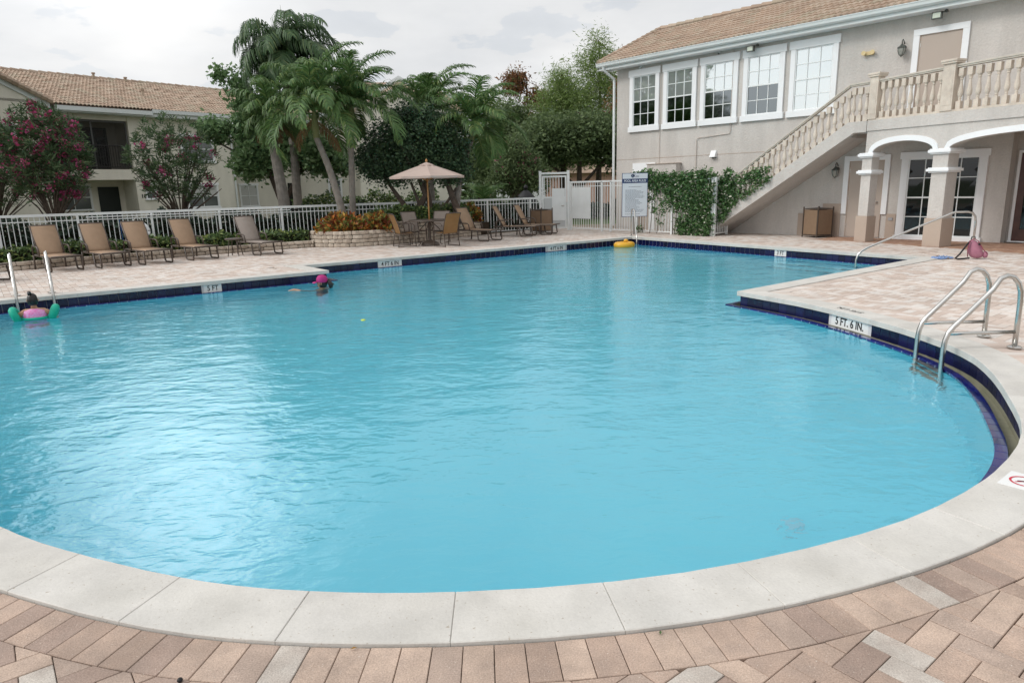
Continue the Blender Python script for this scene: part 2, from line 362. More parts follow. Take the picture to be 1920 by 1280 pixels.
OUT = arc + [np.array(p) for p in [(8.3, 13.8), (3.76, 21.12), (-4.6, 15.2), (-3.75, 14.12)]]
OUT = np.array(OUT)           # counter-clockwise, closed back to (-10, 9.77)
def offset_pts(P, d):
    """mitred offset to the right-hand side (outside of a ccw loop)"""
    n = len(P); e = np.roll(P, -1, 0) - P; e /= np.linalg.norm(e, axis=1)[:, None]
    nr = np.stack([e[:, 1], -e[:, 0]], 1); pr = np.roll(nr, 1, 0)
    mt = nr + pr; mt /= np.linalg.norm(mt, axis=1)[:, None]
    k = 1 / np.clip((mt * nr).sum(1), .35, 1)
    return P + mt * (d * k)[:, None]
def arclen(P):
    d = np.linalg.norm(np.roll(P, -1, 0) - P, axis=1); return np.concatenate([[0], np.cumsum(d)])
S_ = arclen(OUT); PERIM = S_[-1]
def at(P, s):
    s = s % PERIM; i = np.searchsorted(S_, s, 'right') - 1; i = min(i, len(P) - 1)
    t_ = (s - S_[i]) / (S_[i+1] - S_[i]); return P[i] * (1 - t_) + P[(i+1) % len(P)] * t_
NARC = len(arc)
corner_s = [S_[0], S_[NARC-1], S_[NARC], S_[NARC+1], S_[NARC+2], S_[NARC+3], PERIM]
def runs(step):
    out = []
    for a, b in zip(corner_s[:-1], corner_s[1:]):
        n = max(1, int(round((b - a) / step))); e = np.linspace(a, b, n + 1); out += list(zip(e[:-1], e[1:]))
    return out
def sub(a, b):   # stations inside a..b including outline vertices
    v = [s for s in S_ if a + .01 < s < b - .01]
    return [a] + v[::max(1, len(v) // 4 + 1)] + [b]
def strip_piece(Pi, Po, a, b, gap, zb, zt, ch=.004):
    """one block between two offset lines, chamfered top"""
    a += gap / 2; b -= gap / 2; st = sub(a, b); mb = MB()
    I = [at(Pi, s) for s in st]; O = [at(Po, s) for s in st]
    poly = O + I[::-1]
    return [tuple(p) for p in poly]
def block(mb, poly, zb, zt, ch=.004):
    """convex-ish polygon -> block with chamfered top edge"""
    P = np.array(poly); c = P.mean(0); n = len(P)
    A = sum(P[i][0]*P[(i+1) % n][1] - P[(i+1) % n][0]*P[i][1] for i in range(n))
    if A < 0: P = P[::-1]
    e = np.roll(P, -1, 0) - P; e /= np.linalg.norm(e, axis=1)[:, None] + 1e-9
    nr = np.stack([-e[:, 1], e[:, 0]], 1); mt = nr + np.roll(nr, 1, 0); mt /= np.linalg.norm(mt, axis=1)[:, None] + 1e-9
    Q = P + mt * ch * 1.2
    vs = [(x, y, zb) for x, y in P] + [(x, y, zt - ch) for x, y in P] + [(x, y, zt) for x, y in Q]
    fs = [(i, (i+1) % n, n + (i+1) % n, n + i) for i in range(n)] + [(n+i, n + (i+1) % n, 2*n + (i+1) % n, 2*n + i) for i in range(n)]
    fs += [tuple(range(2*n, 3*n))]
    mb.add(vs, fs); return mb
O_in = OUT; O_cop = offset_pts(OUT, .32); O_wall = offset_pts(OUT, .05); O_gut = offset_pts(OUT, -.05); O_lip = offset_pts(OUT, -.125); O_sold = offset_pts(OUT, .325); O_sold2 = offset_pts(OUT, .53)
ZW = -.195
# shell: floor slopes from deep to shallow
mb = MB(); n = len(OUT)
def depth(p):
    t_ = np.clip(((p[0]*.6 + p[1]*.8) - 9) / 9, 0, 1); return -1.75 + .75 * t_
fl = [(x, y, depth((x, y))) for x, y in O_lip]
vs = [(x, y, ZW - .01) for x, y in O_lip] + fl
mb.add(vs, [(i, n + i, n + (i+1) % n, (i+1) % n) for i in range(n)] + [tuple(range(n, 2*n))])
me = mb.mesh('swimming_pool', m_plaster)
bm = bmesh.new(); bm.from_mesh(me); bmesh.ops.triangulate(bm, faces=[f for f in bm.faces if len(f.verts) > 4]); bm.to_mesh(me); bm.free()
pool = kind(link('swimming_pool', me))
# gutter trough and the wall behind the tiles
mb = MB()
ring = lambda P, z: [(x, y, z) for x, y in P]
mb.add(ring(O_wall, -.045) + ring(O_wall, -.26) + ring(O_gut, -.26) + ring(O_gut, -.19),
       [(k*n + i, (k+1)*n + i, (k+1)*n + (i+1) % n, k*n + (i+1) % n) for k in range(3) for i in range(n)])
mb.build('gutter_channel', m_gutter, pool)
mb = MB(); mb.add(ring(offset_pts(OUT, .047), -.05) + ring(offset_pts(OUT, .047), -.2), [(i, n + i, n + (i+1) % n, (i+1) % n) for i in range(n)])
mb.build('wall_grout', m_grout, pool)
mb = MB()
A = offset_pts(OUT, -.052); B = offset_pts(OUT, -.123)
mb.add(ring(A, -.187) + ring(B, -.187) + ring(B, -.27), [(k*n + i, (k+1)*n + i, (k+1)*n + (i+1) % n, k*n + (i+1) % n) for k in range(2) for i in range(n)])
mb.build('gutter_lip_grout', m_wgrout, pool)
# coping stones
for a, b in runs(.61):
    poly = strip_piece(O_in, O_cop, a, b, .002, 0, 0)
    block(MB(), poly, -.05, .014, .0035)
    mbk = block(MB(), poly, -.05, .014, .0035); k = len(poly)
    mbk.add([(x, y, -.05) for x, y in poly], [tuple(range(k))])
    mbk.build('coping_stone', m_coping, pool)
mb = MB(); I_ = offset_pts(OUT, .01); J_ = offset_pts(OUT, .315)
mb.add(ring(I_, -.046) + ring(I_, .008) + ring(J_, .008) + ring(J_, -.04), [(k*n + i, k*n + (i+1) % n, (k+1)*n + (i+1) % n, (k+1)*n + i) for k in range(3) for i in range(n)])
mb.build('coping_mortar', m_mort, pool)
# depth markers: centre station, text, length in metres
def inward(s):
    i = np.searchsorted(S_, s % PERIM, 'right') - 1; i = min(i, len(OUT) - 1); e = OUT[(i+1) % len(OUT)] - OUT[i]; e = e / np.linalg.norm(e); return np.array([-e[1], e[0]])
def near_s(p):
    ss = np.linspace(0, PERIM, 4000); q = np.array([at(OUT, s) for s in ss]); return ss[np.argmin(((q - np.array(p))**2).sum(1))]
MARK = [((4.08, 8.16), '5 FT. 6 IN.', .66), ((-2.88, 16.45), '4 FT 6 IN', .62), ((1.35, 19.43), '4 FT 6 IN', .62), ((-5.6, 12.87), '5 FT', .33), ((6.55, 16.62), '3 FT', .33)]
marks = [(near_s(p), t_, w) for p, t_, w in MARK]
marks[3] = (near_s((-5.62, 12.82)), '5 FT', .32)
def text_obj(name, body, size, material, parent, M4, extrude=.0008, cond=1.0):
    cu = bpy.data.curves.new(name, 'FONT'); cu.body = body; cu.size = size; cu.align_x = 'CENTER'; cu.align_y = 'CENTER'; cu.extrude = extrude
    cu.offset = size * .018
    cu.materials.append(material); o = bpy.data.objects.new(name, cu); COL.objects.link(o)
    bpy.context.view_layer.update(); me_ = bpy.data.meshes.new_from_object(o.evaluated_get(bpy.context.evaluated_depsgraph_get())); bpy.data.objects.remove(o)
    o = bpy.data.objects.new(name, me_); COL.objects.link(o)
    if parent: o.parent = parent
    o.matrix_local = M4 @ Matrix.Diagonal((cond, 1, 1, 1)); return o
wt = []
for a, b in runs(.152):
    c = (a + b) / 2
    if any(abs(c - ms) < w / 2 + .05 for ms, _, w in marks): continue
    p = at(OUT, c); q = at(offset_pts(OUT, .3) if False else O_cop, c); nrm = (p - q) / np.linalg.norm(p - q)   # faces into the pool
    facing = nrm @ (-p) / np.linalg.norm(p)
    wt.append((np.linalg.norm(p) / max(facing, .02) + (1e3 if facing < 0 else 0), a, b, p, nrm))
wt.sort(key=lambda q: q[0])
def wall_tile(mb, a, b):
    st = [a + .0035, b - .0035]; I = [at(offset_pts_038, s) for s in st]; Wl = [at(O_wall, s) for s in st]
    z0, z1 = -.198, -.052
    mb.hexa([(*Wl[0], z0), (*I[0], z0), (*I[1], z0), (*Wl[1], z0), (*Wl[0], z1), (*I[0], z1), (*I[1], z1), (*Wl[1], z1)])
offset_pts_038 = offset_pts(OUT, .040)
rest = MB()
for k, (_, a, b, p, nr) in enumerate(wt):
    if k < 290:
        mb = MB(); wall_tile(mb, a, b); mb.build('wall_tile', m_tile, pool)
    else: wall_tile(rest, a, b)
kind(rest.build('wall_tile_remainder', m_tile, pool), 'stuff')
O51 = offset_pts(OUT, -.051); O160 = offset_pts(OUT, -.125)
def lip_tile(mb, a, b):
    st = [a + .0045, b - .0045]; I = [at(O160, s) for s in st]; Wl = [at(O51, s) for s in st]
    mb.hexa([(*Wl[0], -.262), (*I[0], -.262), (*I[1], -.262), (*Wl[1], -.262), (*Wl[0], -.184), (*I[0], -.184), (*I[1], -.184), (*Wl[1], -.184)])
lt = []
for a, b in runs(.152):
    p = at(OUT, (a + b) / 2); lt.append((np.linalg.norm(p), a, b))
lt = [q for q in lt if True]; lt.sort(key=lambda q: q[0] + (50 if q[2] < near_s((2.2, 3.2)) else 0))
rest = MB()
for k, (_, a, b) in enumerate(lt):
    if k < 150: mb = MB(); lip_tile(mb, a, b); mb.build('gutter_tile', m_tileb, pool)
    else: lip_tile(rest, a, b)
kind(rest.build('gutter_tile_remainder', m_tileb, pool), 'stuff')
for ms, txt, w in marks:
    p = at(OUT, ms); nr = inward(ms); tx = np.array([-nr[1], nr[0]])
    # panel of white tiles facing the water
    root = None; k = max(2, int(round(w / .155)))
    c = p - nr * .038
    mb = MB()
    for i in range(k):
        a = (i / k - .5) * w + .001; b = ((i + 1) / k - .5) * w - .001
        A = c + tx * a; B = c + tx * b; A2 = A - nr * .01; B2 = B - nr * .01
        mb.hexa([(*A2, -.198), (*A, -.198), (*B, -.198), (*B2, -.198), (*A2, -.052), (*A, -.052), (*B, -.052), (*B2, -.052)])
    mk = mb.build('depth_marker', m_wtile, pool)
    # text frame: x along reading direction seen from the water, z up
    xr = Vector((tx[0], tx[1], 0)); zr = Vector((nr[0], nr[1], 0)); yr = Vector((0, 0, 1))
    if xr.cross(yr).dot(zr) < 0: xr = -xr
    M4 = Matrix.Identity(4)
    for i in range(3): M4[i][0] = xr[i]; M4[i][1] = yr[i]; M4[i][2] = zr[i]
    cc = c + nr * .002; M4[0][3], M4[1][3], M4[2][3] = cc[0], cc[1], -.126
    text_obj('marker_lettering', txt, .135, m_black, mk, M4, cond=.86 if len(txt) > 5 else .8)
# small painted depth mark lying on the coping, read from the deck
ms = near_s((4.06, 8.32)); p = at(OUT, ms); nr = -inward(ms); tx = np.array([-nr[1], nr[0]])
M4 = Matrix.Identity(4); xr = Vector((-nr[1], nr[0], 0)) * -1; yr = Vector((-nr[0], -nr[1], 0)); zr = xr.cross(yr)
if zr.z < 0: xr = -xr
for i in range(3): M4[i][0] = xr[i]; M4[i][1] = yr[i]; M4[i][2] = (0, 0, 1)[i]
c = p + nr * .16; M4[0][3], M4[1][3], M4[2][3] = c[0], c[1], .0155
text_obj('coping_lettering', '5 FT. 6 IN.', .10, m_black, pool, M4)
# no-diving tile on the near right coping
nd = kind(MB().build('dummy', m_wtile)) if False else None
ms = near_s((2.63, 3.49)); p = at(OUT, ms); nr = -inward(ms); tx = np.array([-nr[1], nr[0]])
c = p + nr * .175; rz = math.atan2(nr[1], nr[0])
M4 = Matrix.Translation((c[0], c[1], .0145)) @ Matrix.Rotation(rz, 4, 'Z')
mb = MB().box((-.115, -.115, 0), (.115, .115, .003)).xf(M4); sg = mb.build('no_diving_tile', m_wtile, pool)
mb = MB(); R_ = .072
for k in range(28):
    a0, a1 = 2*math.pi*k/28, 2*math.pi*(k+1)/28
    mb.add([(-.02 + R_*math.cos(a0), R_*math.sin(a0), .0045), (-.02 + R_*math.cos(a1), R_*math.sin(a1), .0045), (-.02 + (R_-.011)*math.cos(a1), (R_-.011)*math.sin(a1), .0045), (-.02 + (R_-.011)*math.cos(a0), (R_-.011)*math.sin(a0), .0045)], [(0, 1, 2, 3)])
mb.add([(-.02 + .05*math.cos(a) + b*math.sin(a), .05*math.sin(a) - b*math.cos(a), .0048) for a, b in ((math.radians(45), .004), (math.radians(45), -.004), (math.radians(225), .004), (math.radians(225), -.004))], [(0, 1, 2, 3)])
mb.xf(M4).build('red_circle', m_red, sg)
mb = MB().tube([(-.05, -.02, .0046), (-.02, 0, .0046), (.01, .03, .0046)], .0035, 5); mb.lathe([(.022, 0), (.022, .001)], (.07, -.03, .0042), 14); mb.tube([(-.01, -.035, .0046), (-.02, 0, .0046)], .003, 5)
mb.xf(M4).build('diver_mark', m_black, sg)

# water sheet
mb = MB(); Ow = offset_pts(OUT, -.045); mb.add([(x, y, ZW) for x, y in Ow], [tuple(range(n))])
me = mb.mesh('water', m_water); bm = bmesh.new(); bm.from_mesh(me); bmesh.ops.triangulate(bm, faces=bm.faces[:]); bm.to_mesh(me); bm.free()
water = kind(link('water', me))
# steps in the shallow corner with dark nosing tiles
c8 = np.array([8.3, 13.8]); e1 = np.array([-.528, .849]); e2 = np.array([-.795, -.606])
for k in range(3):
    w_ = .5 + .42 * k; z_ = -.38 - .28 * k
    p0 = c8 + e1*.1 + e2*.1; mb = MB()
    P = [p0, p0 + e1*2.6, p0 + e1*2.6 + e2*w_, p0 + e2*w_]
    mb.prism([tuple(q) for q in P], -1.2, z_); mb.build('pool_step', m_plaster, pool)
    mb = MB(); a, b = p0 + e1*2.6 + e2*w_, p0 + e2*w_
    mb.prism([tuple(a), tuple(a + e2*-.05), tuple(b + e2*-.05), tuple(b)], z_, z_ + .006); mb.build('step_nosing', m_tile, pool)

# ------------------------------------------------------------------ deck and pavers
mb = MB()
big = [(-60, -8), (60, -8), (60, 60), (-60, 60)]
me = bpy.data.meshes.new('pool_deck')
bm = bmesh.new()
ov = [bm.verts.new((x, y, -.022)) for x, y in [(-16, -4), (16, -4), (22, 14), (14, 29), (-16, 29)]]
iv = [bm.verts.new((x, y, -.022)) for x, y in offset_pts(OUT, .2)]
eds = [bm.edges.new((ov[i], ov[(i+1) % len(ov)])) for i in range(len(ov))] + [bm.edges.new((iv[i], iv[(i+1) % len(iv)])) for i in range(len(iv))]
bmesh.ops.triangle_fill(bm, use_beauty=True, use_dissolve=False, edges=eds)
for f in bm.faces:
    if f.normal.z < 0: f.normal_flip()
bm.to_mesh(me); bm.free(); me.materials.append(m_sand); deck = kind(link('pool_deck', me))
mb = MB()   # far ground all round, with the pool area left out
for a, b in [((-300, -60), (-16, 400)), ((22, -60), (300, 400)), ((-16, 29), (22, 400)), ((-16, -60), (22, -4))]:
    mb.add([(a[0], a[1], -.06), (b[0], a[1], -.06), (b[0], b[1], -.06), (a[0], b[1], -.06)], [(0, 1, 2, 3)])
mb.add([(-16, -4, -.06), (-16, 29, -.06), (-12.5, 29, -.06), (-12.5, -4, -.06)], [(0, 3, 2, 1)])
kind(mb.build('lawn', m_lawn))
FA = math.radians(131)                                           # clubhouse facade frame
FD = -np.array([math.cos(FA), math.sin(FA)]); FN = np.array([-math.sin(FA), math.cos(FA)]); FP = np.array([7.086, 22.106])
LOW = np.array([(-14.2, 12.3), (-11.57, 15.51), (-10.46, 16.66), (-9.1, 17.85), (-7.64, 19.07), (-5.79, 20.40)])
HIGH = np.array([(-6.05, 21.1), (-5.93, 20.6), (-5.62, 20.22), (-4.9, 20.0), (-4.3, 20.12), (-3.46, 20.69), (-2.6, 21.65), (-1.7, 22.95), (-.95, 23.75)])
_bx = np.concatenate([LOW[:, 0], HIGH[3:, 0], [1.1, 2.2, 3.0]]); _by = np.concatenate([LOW[:, 1], HIGH[3:, 1], [26.2, 28, 28]])
def pool_dist(P):
    A = OUT; B = np.roll(OUT, -1, 0); D = B - A; L2 = (D**2).sum(1); out = np.empty(len(P)); idx = np.empty(len(P), int)
    for s in range(0, len(P), 4000):
        p = P[s:s+4000, None, :]; t_ = (((p - A) * D).sum(2) / L2).clip(0, 1); q = A + t_[..., None] * D; d = ((p - q)**2).sum(2)
        out[s:s+4000] = np.sqrt(d.min(1)); idx[s:s+4000] = d.argmin(1)
    x, y = P[:, 0], P[:, 1]; ins = np.zeros(len(P), bool)
    for (x1, y1), (x2, y2) in zip(A, B):
        c = ((y1 > y) != (y2 > y)) & (x < (x2 - x1) * (y - y1) / (y2 - y1 + 1e-12) + x1); ins ^= c
    return np.where(ins, -out, out), idx
EDG = np.roll(OUT, -1, 0) - OUT; EDG /= np.linalg.norm(EDG, axis=1)[:, None]; NRM = np.stack([EDG[:, 1], -EDG[:, 0]], 1)
def clip(poly, nrm, d):     # keep nrm.p >= d
    out = []
    for i in range(len(poly)):
        a, b = poly[i], poly[(i+1) % len(poly)]; da, db = nrm @ a - d, nrm @ b - d
        if da >= 0: out.append(a)
        if da * db < 0: out.append(a + (b - a) * (da / (da - db)))
    return out
HA = math.radians(38); ha = np.array([math.cos(HA), math.sin(HA)]); hb = np.array([-ha[1], ha[0]]); Wd = .104
I, J = np.meshgrid(np.arange(-260, 330), np.arange(-160, 330), indexing='ij'); I = I.ravel(); J = J.ravel()
k = (I - J) % 4; H_ = k == 0; V_ = k == 3; sel = H_ | V_; I = I[sel]; J = J[sel]; H_ = H_[sel]
cen = (I[:, None] * ha + J[:, None] * hb) * Wd + np.where(H_[:, None], ha * Wd + hb * Wd / 2, ha * Wd / 2 + hb * Wd)
x, y = cen[:, 0], cen[:, 1]
fac_off = (cen - FP) @ FN; fac_s = (cen - FP) @ FD
ok = (y > -1.2) & (y < 27.5) & (np.abs(x) < 3.2 + .82 * np.maximum(y, 0)) & (x > -15) & (x < 15) & (y < np.interp(x, _bx, _by) + .05) & (fac_off > .0)
cen = cen[ok]; H_ = H_[ok]; I = I[ok]; J = J[ok]; sd, ix = pool_dist(cen); ok = sd > .47
cen = cen[ok]; H_ = H_[ok]; sd = sd[ok]; ix = ix[ok]; I = I[ok]; J = J[ok]
pav = []
G = .0014
for c, h, s_, i_ in zip(cen, H_, sd, ix):
    u, v = (ha, hb) if h else (hb, ha)
    hu, hv = Wd - G, Wd / 2 - G
    poly = [c - u*hu - v*hv, c + u*hu - v*hv, c + u*hu + v*hv, c - u*hu + v*hv]
    if s_ < .70:
        for e in {i_ - 1, i_, (i_ + 1) % len(OUT)}:
            nn_ = NRM[e]; dd_ = nn_ @ OUT[e] + .533
            # only segments this paver really faces
            if e != i_:
                if not (i_ >= NARC - 1 or e >= NARC - 1): continue
                lo_, hi_ = (i_, e) if e == (i_ + 1) % len(OUT) else (e, i_)
                if EDG[lo_][0] * EDG[hi_][1] - EDG[lo_][1] * EDG[hi_][0] > 0: continue      # deck wraps round this corner
                if abs(nn_ @ c - dd_) > .16 or (nn_ @ c - dd_) < -.16: continue
                tt = (c - OUT[e]) @ EDG[e]; ln_ = np.linalg.norm(OUT[(e+1) % len(OUT)] - OUT[e])
                if tt < -.7 or tt > ln_ + .7: continue
            poly = clip(poly, nn_, dd_)
            if len(poly) < 3: break
    if len(poly) < 3: continue
    pav.append((np.linalg.norm(c), poly))
# soldier course round the coping
for a, b in runs(.105):
    c = at(O_sold, (a+b)/2)
    if c[1] > 27: continue
    pav.append((np.linalg.norm(c) - .3, [at(O_sold, a + G), at(O_sold2, a + G), at(O_sold2, b - G), at(O_sold, b - G)]))
# what shows largest first: in view and near
def shows(c):
    p = CM.T @ (np.array([c[0], c[1], 0]) - CAM)
    if p[2] >= -.2: return False
    return abs(p[0] / p[2]) < .78 and abs(p[1] / p[2]) < .53
pav.sort(key=lambda q: q[0] + (0 if shows(np.mean(q[1], 0)) else 60))
def area_ok(poly):
    P = np.array(poly); return abs(np.dot(P[:, 0], np.roll(P[:, 1], 1)) - np.dot(P[:, 1], np.roll(P[:, 0], 1))) / 2 > .0007
rest1, rest2, rest3 = MB(), MB(), MB(); cnt = 0
for d, poly in pav:
    if not area_ok(poly): continue
    c = np.mean(poly, 0); z = random.gauss(0, .0009)
    light = (c[0] > 3.6 and c[1] > 5) or c[1] > 8
    if cnt < 300:
        mb = block(MB(), [q - c for q in poly], -.025, z, .0026); o = mb.build('paver', m_pav if not light else m_pavl, deck); o.location = (c[0], c[1], 0); cnt += 1
    else:
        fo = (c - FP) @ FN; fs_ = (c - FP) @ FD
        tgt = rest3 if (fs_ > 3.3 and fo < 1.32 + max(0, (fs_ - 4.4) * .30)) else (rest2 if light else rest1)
        P = np.array(poly); nn_ = len(P); cc = P.mean(0); Q = P + (cc - P) * .035
        tgt.add([(x_, y_, -.02) for x_, y_ in P] + [(x_, y_, z) for x_, y_ in Q], [(i, (i+1) % nn_, nn_ + (i+1) % nn_, nn_ + i) for i in range(nn_)] + [tuple(range(nn_, 2*nn_))])
def fixn(o):
    bm = bmesh.new(); bm.from_mesh(o.data); bmesh.ops.recalc_face_normals(bm, faces=bm.faces); bm.to_mesh(o.data); bm.free(); return o
for r_, nm, mt_ in ((rest1, 'paver_field', m_pav), (rest2, 'light_paver_field', m_pavl), (rest3, 'porch_shade_paver_field', m_pavsh)):
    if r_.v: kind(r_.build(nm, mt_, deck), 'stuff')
# ------------------------------------------------------------------ facade helpers
def fw3(s, off, z): p = FP + FD * s + FN * off; return (p[0], p[1], z)
def fbox(mb, s0, s1, o0, o1, z0, z1):
    return mb.hexa([fw3(s0, o0, z0), fw3(s0, o1, z0), fw3(s1, o1, z0), fw3(s1, o0, z0), fw3(s0, o0, z1), fw3(s0, o1, z1), fw3(s1, o1, z1), fw3(s1, o0, z1)])
class Frame:
    """local building frame: s along the wall, o out towards the viewer, z up"""
    def __init__(s_, P, d, nrm): s_.P = np.array(P, float); s_.d = np.array(d, float); s_.n = np.array(nrm, float)
    def w(s_, s, o, z): p = s_.P + s_.d * s + s_.n * o; return (p[0], p[1], z)
    def box(s_, mb, s0, s1, o0, o1, z0, z1):
        w = s_.w; return mb.hexa([w(s0,o0,z0), w(s0,o1,z0), w(s1,o1,z0), w(s1,o0,z0), w(s0,o0,z1), w(s0,o1,z1), w(s1,o1,z1), w(s1,o0,z1)])
    def mat4(s_, s, o, z):
        M4 = Matrix.Identity(4)
        for i in range(2): M4[i][0] = s_.d[i]; M4[i][2] = s_.n[i]
        M4[2][0] = 0; M4[2][1] = 1; M4[0][1] = 0; M4[1][1] = 0; M4[2][2] = 0
        p = s_.w(s, o, z); M4[0][3], M4[1][3], M4[2][3] = p; return M4
CF = Frame(FP, FD, FN)
def window(fr, parent, s0, s1, z0, z1, trim=.2, cols=3, rows=2, o=0., sill=.06, upper=None, lower=None, head=.18, meet=True, mw=.022, name='window'):
    """glass opening s0..s1,z0..z1 with trim around it, sashes, muntins and panes"""
    mb = MB(); b = fr.box
    b(mb, s0 - trim, s0, o, o + .055, z0, z1); b(mb, s1, s1 + trim, o, o + .055, z0, z1)
    b(mb, s0 - trim - .04, s1 + trim + .04, o, o + .065, z1, z1 + head); b(mb, s0 - trim - .04, s1 + trim + .04, o, o + .08, z0 - head * .8, z0)
    win = mb.build(name, m_white, parent, bevel=.004)
    mb = MB(); f = .03
    b(mb, s0, s0 + f, o + .004, o + .035, z0, z1); b(mb, s1 - f, s1, o + .004, o + .035, z0, z1); b(mb, s0 + f, s1 - f, o + .004, o + .033, z1 - f, z1); b(mb, s0 + f, s1 - f, o + .004, o + .033, z0, z0 + f)
    zm = (z0 + z1) / 2
    if meet: b(mb, s0 + f, s1 - f, o + .004, o + .038, zm - .02, zm + .02)
    for i in range(1, cols):
        s_ = s0 + (s1 - s0) * i / cols; b(mb, s_ - mw/2, s_ + mw/2, o + .004, o + .028, z0 + f, z1 - f)
    nr_ = rows * 2 if meet else rows
    for j in range(1, nr_):
        z_ = z0 + (z1 - z0) * j / nr_
        if meet and j == rows: continue
        b(mb, s0 + f, s1 - f, o + .005, o + .026, z_ - mw/2, z_ + mw/2)
    mb.build('sash', m_whitem, win)
    upper = upper or m_glass; lower = lower or m_screen
    for j in range(nr_):
        for i in range(cols):
            a = s0 + (s1 - s0) * i / cols; c = s0 + (s1 - s0) * (i+1) / cols; e = z0 + (z1 - z0) * j / nr_; g = z0 + (z1 - z0) * (j+1) / nr_
            w_ = random.uniform(-.0015, .0015); w2_ = random.uniform(-.0015, .0015)
            mb = MB(); P = [fr.w(a, o + .010 + w_, e), fr.w(c, o + .010, e), fr.w(c, o + .010 + w2_, g), fr.w(a, o + .010, g)]
            Q = [fr.w(a, o + .003, e), fr.w(c, o + .003, e), fr.w(c, o + .003, g), fr.w(a, o + .003, g)]
            mb.add(P + Q, [(0, 3, 2, 1), (4, 5, 6, 7), (0, 1, 5, 4), (2, 3, 7, 6), (1, 2, 6, 5), (0, 4, 7, 3)])
            fixn(mb.build('pane', (lower if (j < rows and meet) else upper), win))
    return win
# ------------------------------------------------------------------ clubhouse
club = thing('clubhouse', 'two storey taupe stucco clubhouse with clay tile roof and curved-arch porch', 'building', fw3(0, 0, 0))
ci = Matrix.Translation(Vector(fw3(0, 0, 0))).inverted()
def under(o, root):        # parent while keeping world placement
    o.parent = root; o.matrix_parent_inverse = Matrix.Translation(root.location).inverted(); return o
class Sub:   # collects parts built in world coordinates and parents them
    pass
_oldlink = link
def link(name, me, parent=None, bevel=0., loc=None, rz=None):
    o = _oldlink(name, me, None, bevel, loc, rz)
    if parent is not None:
        o.parent = parent
        if parent.type == 'EMPTY' and parent.get('world'): o.matrix_parent_inverse = Matrix.Translation(parent.location).inverted()
    return o
club['world'] = 1
mb = MB(); b_ = lambda *a: CF.box(mb, *a)
b_(-4.75, 7.30, -4.5, 0, -.05, 5.62)
b_(7.30, 14.0, -4.5, -.45, -.05, 2.75); b_(7.30, 14.0, -4.5, 0, 2.75, 5.62)
mb.build('wall', m_stucco, club)
for q_ in ((2.217, 2.93, .0, .02, 0, .64), (2.932, 3.44, .0, .022, 0, .92), (4.66, 4.90, 0, .02, 0, .655)):   # darker painted base between openings
    mb = MB(); CF.box(mb, *q_); mb.build('painted_base', m_stucco2, club)
mb = MB(); CF.box(mb, -4.75, 4.0, 0, .006, 2.44, 2.455); CF.box(mb, -4.75, 1.0, 0, .006, 1.55, 1.562)
mb.build('control_joint', m_stucco2, club)
for a, b, z1 in [(-4.005, -3.035, 5.2), (-2.571, -1.575, 5.2), (-1.127, -.10, 5.2), (.37, 1.392, 5.2), (1.85, 2.911, 5.2)]:
    low = m_screen if a < 1.5 else m_glass
    window(CF, club, a, b, 3.54, z1, trim=.145, lower=low, head=.22)
# porch window wall: four lights across, four rows
window(CF, club, 5.10, 6.69, .10, 2.06, trim=.17, cols=4, rows=2, upper=m_gdark, lower=m_gdark, head=.17)
# doors
def door(s0, s1, z0, z1, o, trim, tr_from, material, knob, hinge=None):
    mb = MB(); CF.box(mb, s0, s1, o, o + .018, z0, z1); d = mb.build('door', material, club)
    mb = MB(); CF.box(mb, s0 - trim, s0 - .02, o, o + .05, tr_from, z1 + .02); CF.box(mb, s1 + .02, s1 + trim, o, o + .05, tr_from, z1 + .02); CF.box(mb, s0 - trim, s1 + trim, o, o + .055, z1 + .02, z1 + trim)
    mb.build('door_trim', m_white, d, bevel=.004)
    mb = MB(); CF.box(mb, s0 - .02, s0, o, o + .03, z0, z1 + .02); CF.box(mb, s1, s1 + .02, o, o + .03, z0, z1 + .02); CF.box(mb, s0, s1, o, o + .03, z1, z1 + .02); mb.build('door_jamb', m_stucco2, d)
    mb = MB(); mb.tube([CF.w(knob, o + .018, z0 + .93), CF.w(knob, o + .07, z0 + .93)], .012, 8); mb.tube([CF.w(knob, o + .07, z0 + .93), CF.w(knob - .1, o + .07, z0 + .93)], .011, 8); mb.tube([CF.w(knob, o + .018, z0 + .93), CF.w(knob, o + .026, z0 + .93)], .03, 12)
    mb.build('handle', m_steel, d, smooth=True)
    mb = MB()
    for z_ in (.25, 1.0, 1.75):
        CF.box(mb, s0 - .004, s0 + .012, o + .018, o + .028, z0 + z_, z0 + z_ + .1)
    mb.build('hinge', m_steel, d)
    return d
door(3.618, 4.491, .02, 2.04, .0, .16, .64, m_door, 4.40)
door(5.08, 5.985, 3.0, 5.02, .0, .165, 3.0, m_door, 5.15)
# red-brown glazed door in the recess at the right
m_maho = mat('mahogany_door', (.10, .045, .035), .4, .4, col2=(.07, .03, .025), nscale=6)
mb = MB(); CF.box(mb, 7.42, 7.56, -.45, -.40, 0, 2.1); CF.box(mb, 7.56, 8.32, -.45, -.40, 0, .3); CF.box(mb, 7.56, 8.32, -.45, -.40, 1.95, 2.1); CF.box(mb, 8.32, 8.46, -.45, -.40, 0, 2.1)
d = mb.build('glazed_door', m_maho, club)
mb = MB(); CF.box(mb, 7.56, 8.32, -.44, -.42, .3, 1.95); mb.build('pane', m_gdark, d)
mb = MB(); CF.box(mb, 7.36, 7.42, -.45, -.38, 0, 2.16); CF.box(mb, 7.42, 9.4, -.45, -.38, 2.1, 2.16); CF.box(mb, 7.36, 9.4, -.38, -.33, 0, .025); mb.build('door_frame', m_white, d)
